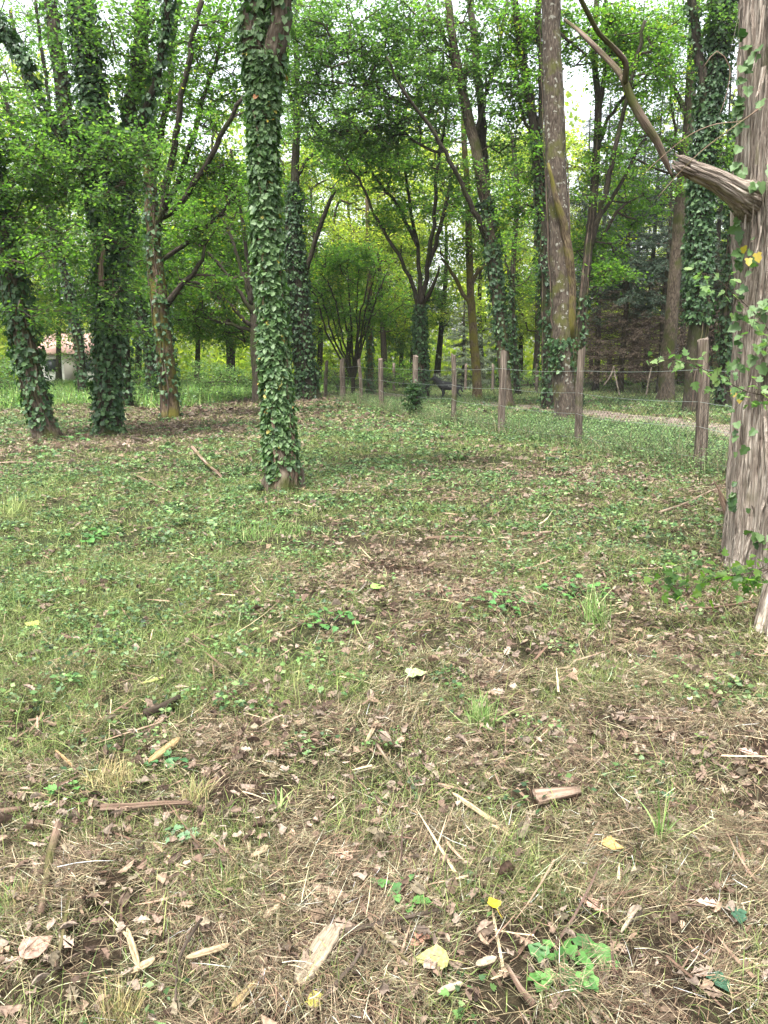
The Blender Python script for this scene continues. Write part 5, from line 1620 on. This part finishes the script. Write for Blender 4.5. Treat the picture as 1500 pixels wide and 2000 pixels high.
def chip(label, a, b, w, col=(.40, .30, .18), name='wood_chip', th=.007, cat='wood chip', jag=.12, seed=0, lift=.030):
    """flat split piece of wood lying between the ground pixels a and b"""
    rs = np.random.default_rng(100 + seed)
    A, B = ground(*a), ground(*b)
    w = w * .8
    z = float(gh((A[0] + B[0]) / 2, (A[1] + B[1]) / 2)) + lift
    A[2] = z + .004; B[2] = z + rs.uniform(-.004, .014)
    base = (A + B) / 2; base[2] = z
    ax = norm(B - A); L = np.linalg.norm(B - A); sd = norm(np.cross([0, 0, 1.0], ax)); up = np.cross(ax, sd)
    n = 14; t = np.linspace(0, 1, n)
    wl = w * .5 * (1 + rs.normal(0, jag * .5, n)) * np.where(t < .12, .55 + 3.5 * t, 1) * np.where(t > .85, 1 - (t - .85) * 4.2 * jag * 6, 1)
    wr = w * .5 * (1 + rs.normal(0, jag * .5, n)) * np.where(t > .9, .7, 1) * np.where(t < .08, .7, 1)
    if 'slab' not in name:
        pk = rs.uniform(.25, .75); tp = np.minimum(t / pk, (1 - t) / (1 - pk)) ** .45
        wl = wl * (.15 + .85 * tp); wr = wr * (.25 + .75 * tp ** .6)
    m = 6
    rows = []
    for i in range(n):
        c = A + ax * L * t[i] - base
        ys = np.linspace(-wr[i], wl[i], m)
        topz = th / 2 * (1 + .25 * rs.normal(0, 1, m)) + .003 * np.sin(ys * 300)
        rows.append(np.concatenate([[c + sd * y + up * zt for y, zt in zip(ys, topz)], [c + sd * y - up * th / 2 for y in ys[::-1]]]))
    V = np.concatenate(rows); k = 2 * m
    F = []
    for i in range(n - 1):
        for j in range(k):
            F.append((i * k + j, i * k + (j + 1) % k, (i + 1) * k + (j + 1) % k, (i + 1) * k + j))
    g = Geo()
    c0 = np.array(col) * .5; cc = c0 * (1 + rs.normal(0, .10, (len(F), 1)))
    lane = np.array([f[0] % k for f in F]); cc = cc * (1 + .18 * np.sin(lane * 2.1 + seed))[:, None]
    g.add(V, F, col=cc, bk=np.stack([(V + base - A) @ sd, (V + base - A) @ up, (V + base - A) @ ax], -1))
    g.add(V[:k], [list(range(k))[::-1]], col=c0 * .8); g.add(V[-k:], [list(range(k))], col=c0 * .8)
    o = g.build(name, M['wood_piece'], color=True); o.location = base
    tag(o, label, cat)


chip('large pale wood slab lying aslant at the bottom, the broadest piece of split wood', (585, 1958), (655, 1853), .062, (.46, .37, .26), 'wood_slab', .014, 'wood slab', .07, 1)
chip('long pale splinter of wood slanting down right, right of centre', (882, 1570), (1002, 1652), .020, (.60, .47, .28), 'wood_splinter', .008, 'splinter', .15, 2)
chip('shorter pale splinter lying close beneath the long one', (952, 1635), (998, 1660), .010, (.55, .43, .26), 'wood_splinter', .006, 'splinter', .15, 3)
chip('wedge-shaped yellow wood piece between the two dry grass tufts', (292, 1522), (352, 1478), .042, (.48, .35, .17), th=.014, seed=4)
chip('narrow orange-yellow chip left of the left dry tuft', (110, 1490), (146, 1526), .010, (.50, .33, .16), seed=5)
chip('pale upright chip standing out in the straw at the centre', (714, 1475), (738, 1435), .018, (.55, .42, .27), seed=6)
chip('curved pale chip at lower left pointing up, longest of the chips there', (250, 1845), (275, 1930), .020, (.52, .40, .24), seed=7)
chip('pale chip meeting the curved one at lower left', (255, 1932), (305, 1910), .022, (.50, .38, .23), seed=8)
chip('narrow plank chip at the bottom edge left of the slab', (455, 2005), (508, 1948), .018, (.55, .41, .20), seed=9)
chip('small leaf-shaped chip left of the slab, upper', (515, 1820), (548, 1800), .022, (.52, .40, .26), seed=10)
chip('rough brownish chunk of bark wood left of centre foreground', (612, 1765), (680, 1783), .030, (.42, .31, .22), 'bark_chunk', .014, 'bark', .2, 11)
chip('rounded pale chip right of the yellow leaf at the bottom', (928, 1930), (968, 1912), .022, (.56, .44, .31), seed=12)
chip('rounded pale chip at the bottom below the yellow leaf', (853, 1988), (902, 1965), .018, (.56, .45, .32), seed=13)
chip('bright green-yellow cut stem lying in the grass left of centre', (278, 1360), (320, 1350), .016, (.45, .50, .16), 'cut_stem', .01, 'stem', .1, 14)
chip('pale bent chip at lower left beside the grass tuft', (365, 1905), (450, 1882), .020, (.48, .36, .22), seed=15)
chip('small pinkish-white chip in the straw at right centre', (1236, 1560), (1250, 1590), .014, (.55, .42, .34), seed=16)
chip('short pale chip standing in the straw at lower right', (1210, 1860), (1238, 1825), .010, (.55, .47, .33), seed=17)
chip('light splintered chip at left beneath the pale bushes of cut grass', (492, 1705), (525, 1690), .022, (.5, .38, .24), seed=18)


def big_leaf(label, px, py, size, az, col, tpl=LEAF_OAK, name='fallen_leaf', curl=.3, tilt=(.1, -.15), lift=.035, cat='leaf', stem=True):
    p = ground(px, py); p[2] = float(gh(p[0], p[1])) + lift
    g = Geo()
    d = np.array([[math.cos(az), math.sin(az), .05]])
    scatter(g, tpl, -d * size / 2, d, np.array([[tilt[0], tilt[1], 1.0]]), np.array([size]), col=np.array([col]), curl=np.array([curl]))
    if stem:
        a = (-d * size / 2)[0]
        tube(g, np.array([a, a - d[0] * size * .25 + [0, 0, -.004], a - d[0] * size * .5 + [.004, 0, -.012]]), np.array([.0016, .0014, .001]), 4, col=np.array(col) * .9)
    o = g.build(name, M['litter'], color=True); o.location = p
    tag(o, label, cat)


LEAF_ROUND = (np.array([[0, 0, 0], [.08, .25, .02], [.32, .42, .04], [.62, .30, .02], [1, 0, -.03], [0, 0, 0], [.08, -.25, .02], [.32, -.42, .04], [.62, -.30, .02], [1, 0, -.03]], float),
              np.array([[0, 1, 2, 3, 4], [5, 9, 8, 7, 6]]))
big_leaf('large yellow-green heart-shaped leaf at the bottom, right of the wood slab', 842, 1916, .085, PI, (.34, .32, .12), LEAF_ROUND)
big_leaf('small bright yellow leaf in the lower right foreground', 962, 1800, .045, 1.9, (.55, .44, .03), LEAF_ROUND, curl=.8)
big_leaf('yellow leaf cut by the bottom edge', 622, 1992, .05, .2, (.42, .38, .09), LEAF_ROUND)
big_leaf('pinkish brown oak leaf with clear lobes, lower centre', 672, 1700, .075, 2.6, (.48, .31, .23), curl=.2)
big_leaf('ochre curled leaf in the straw right of centre', 1195, 1678, .065, -.5, (.52, .33, .12), LEAF_ROUND, curl=.9)
big_leaf('orange-brown oak leaf with its base in the straw, lower right', 1155, 1800, .085, 2.2, (.40, .25, .19), curl=.25)
big_leaf('pale pink-brown leaf at the right, half way up the straw', 1462, 1488, .08, 2.5, (.45, .30, .24), curl=.2)
big_leaf('pinkish oak leaf near the right edge, lower foreground', 1378, 1795, .06, -.4, (.46, .31, .25), curl=.2)
big_leaf('red-brown oak leaf left of the yellow leaf at the bottom', 820, 1868, .075, .8, (.36, .19, .13), curl=.3)
big_leaf('round brown leaf at lower left under the straw', 75, 1880, .085, .9, (.33, .21, .16), LEAF_ROUND, curl=.15)
big_leaf('light green maple-like leaf lying flat in the middle left', 815, 1336, .09, .3, (.28, .36, .16), LEAF_IVY, curl=.1)
big_leaf('green round leaf by the lower right edge of the straw', 1370, 1452, .065, 1.2, (.20, .34, .08), LEAF_IVY, curl=.1)
big_leaf('dark ivy leaf lying at the right edge of the foreground', 1440, 1822, .052, -1.8, (.045, .10, .06), LEAF_IVY, curl=.1)
big_leaf('dark ivy leaf with pale veins at the bottom right', 1405, 1962, .052, -1.2, (.05, .11, .065), LEAF_IVY, curl=.1)
big_leaf('dark ivy leaf above the tall grass blades, right of centre', 1305, 1580, .052, -1.5, (.05, .12, .07), LEAF_IVY, curl=.1)
big_leaf('yellow leaf lying on the grass at the left edge', 62, 1228, .09, 2.9, (.34, .36, .10), LEAF_ROUND, curl=.2)
big_leaf('bright green leaf on the bare patch in the middle', 738, 1152, .10, .4, (.22, .36, .09), LEAF_ROUND, curl=.2)


def weed(label, px, py, n, size, rad, hgt, colset, name='leafy_weed', tpl=None, cat='weed'):
    p = ground(px, py); p[2] = float(gh(p[0], p[1]))
    root = empty(name, p, label, cat)
    g, gl = Geo(), Geo()
    a = R.uniform(0, 2 * PI, n); q = rad * np.sqrt(R.random(n)); hh = hgt * (1 - .5 * (q / rad) ** 2) * R.uniform(.5, 1.1, n)
    T = np.stack([q * np.cos(a), q * np.sin(a), hh], -1)
    for t in T:
        tube(g, np.array([[0, 0, -.005], t * np.array([.4, .4, .65]), t]), np.array([.002, .0015, .001]), 4, cap=False)
    d = T * np.array([1, 1, 0]) / rad + R.normal(0, .35, (n, 3)) * np.array([1, 1, .4])
    nn = R.normal(0, .3, (n, 3)) + np.array([0, -.1, 1])
    scatter(gl, tpl or LEAF_HERB, T, d, nn, size * R.uniform(.6, 1.25, n), col=pick(np.array(colset), n, .1))
    o = g.build('stem', M['herb'], root, color=True)
    gl.build('foliage', M['herb'], root, color=True)


BG = [(.09, .22, .05), (.12, .27, .07), (.07, .18, .05)]
weed('bushy bright green weed with rounded leaves in the bottom right', 1112, 1925, 26, .045, .085, .07, BG, tpl=LEAF_IVY)
weed('small green weed in the lower centre, around the thin stalks', 775, 1760, 16, .030, .07, .04, BG, tpl=LEAF_IVY)
weed('small green weed at the foot of the brown leaves left of centre foreground', 618, 1720, 8, .03, .04, .03, BG, tpl=LEAF_IVY)
weed('pale green bent weed by the whitish stick, lower left', 345, 1655, 12, .028, .05, .05, [(.14, .26, .12), (.18, .3, .16)])
weed('broad-leaved green weed in the grass at the left, upper area', 158, 1060, 14, .10, .16, .12, BG, tpl=LEAF_WIDE)
weed('lobed green weed in the left foreground beside the left dry tuft', 140, 1575, 14, .035, .07, .05, BG)
weed('green lobed weed right of the lower left wedge of wood', 335, 1515, 10, .045, .06, .05, [(.06, .16, .06), (.08, .2, .07)])
weed('tall green weed clump in the middle of the left half', 640, 1240, 30, .045, .18, .10, BG)
weed('green weed clump with small leaves right of centre', 1120, 1175, 30, .05, .22, .12, BG)
weed('green weed clump below the brown leaves, centre right', 985, 1195, 24, .05, .18, .10, BG)
weed('fresh green weed in front of the left leaning trunk', 150, 866, 12, .14, .22, .18, BG, tpl=LEAF_WIDE)


def tuft(label, px, py, n, L, cols, spread=.5, name='grass_tuft', w=.0026, rad=.03, el=1.2):
    p = ground(px, py); p[2] = float(gh(p[0], p[1]))
    g = Geo()
    a = R.uniform(0, 2 * PI, n); q = rad * np.sqrt(R.random(n))
    blades(g, np.stack([q * np.cos(a), q * np.sin(a), np.full(n, -.004)], -1), a * .5 + R.normal(0, 1.3, n), np.clip(R.normal(el, .3, n), .2, 1.55), L * R.uniform(.5, 1.2, n), R.uniform(.6, 1.3, n) * w, R.normal(-spread, .7, n), pick(np.array(cols), n) * .8, 4)
    o = g.build(name, M['grass'], color=True); o.location = p
    tag(o, label, 'grass tuft')


DRY = [(.50, .40, .19), (.58, .50, .27), (.38, .30, .14), (.40, .38, .15)]
GRN = [(.12, .24, .05), (.17, .30, .07), (.22, .34, .10), (.35, .40, .16)]
tuft('large dry yellow grass tuft in the left foreground', 215, 1548, 260, .09, DRY, .7, rad=.085)
tuft('smaller pale grass tuft right of the large dry one', 385, 1585, 140, .10, DRY + GRN[2:], .5, rad=.045)
tuft('dry grass tuft at the bottom edge on the left', 235, 1998, 150, .08, DRY, .3, rad=.04)
tuft('green and straw tuft at the left edge, lower down', 25, 1790, 120, .10, DRY + GRN, .4, rad=.04)
tuft('fresh green grass tuft with long blades, right of centre', 940, 1440, 130, .16, GRN, .5, rad=.05, w=.004)
tuft('tall green blades standing in the right-hand straw', 1292, 1665, 26, .20, GRN, .1, rad=.02, w=.005, el=1.45)
tuft('long green blades rising beside the green weed clump, right half', 1165, 1225, 80, .28, GRN, .4, rad=.08, w=.006)
tuft('bright fine grass tuft on the left slope of the clearing', 20, 1010, 200, .20, [(.3, .38, .12), (.36, .42, .15)], .5, rad=.14, w=.006)
tuft('greenish tuft at lower centre-left by the dead leaves', 440, 1745, 110, .07, DRY + GRN, .4, rad=.04)
tuft('lush green grass patch beyond the bare soil', 520, 1045, 420, .14, GRN, .6, rad=.35, w=.006)
tuft('wide green blade bent over near the left centre foreground', 545, 1605, 14, .09, GRN, .8, rad=.02, w=.008)


# ------------------------------------------------------------------ haze volume added to pale the backdrop, standing in for sky glow
def haze():
    g = Geo(); a, b, c = 430.0, -1.6, 34.0
    V = [(x, y, z) for z in (b, c) for y in (-a, a) for x in (-a, a)]
    g.add(V, [(0, 2, 3, 1), (4, 5, 7, 6), (0, 1, 5, 4), (2, 6, 7, 3), (1, 3, 7, 5), (0, 4, 6, 2)])
    m, nt, out = new_mat('glow_haze')
    v = N_(nt, 'ShaderNodeVolumePrincipled')
    v.inputs['Color'].default_value = (.94, .98, 1.0, 1)
    v.inputs['Density'].default_value = .00025
    v.inputs['Anisotropy'].default_value = .2
    nt.links.new(v.outputs[0], out.inputs['Volume'])
    o = g.build('haze', m)
    tag(o, 'thin pale haze added to soften the backdrop in place of sky glow', 'haze', kind='stuff')


haze()
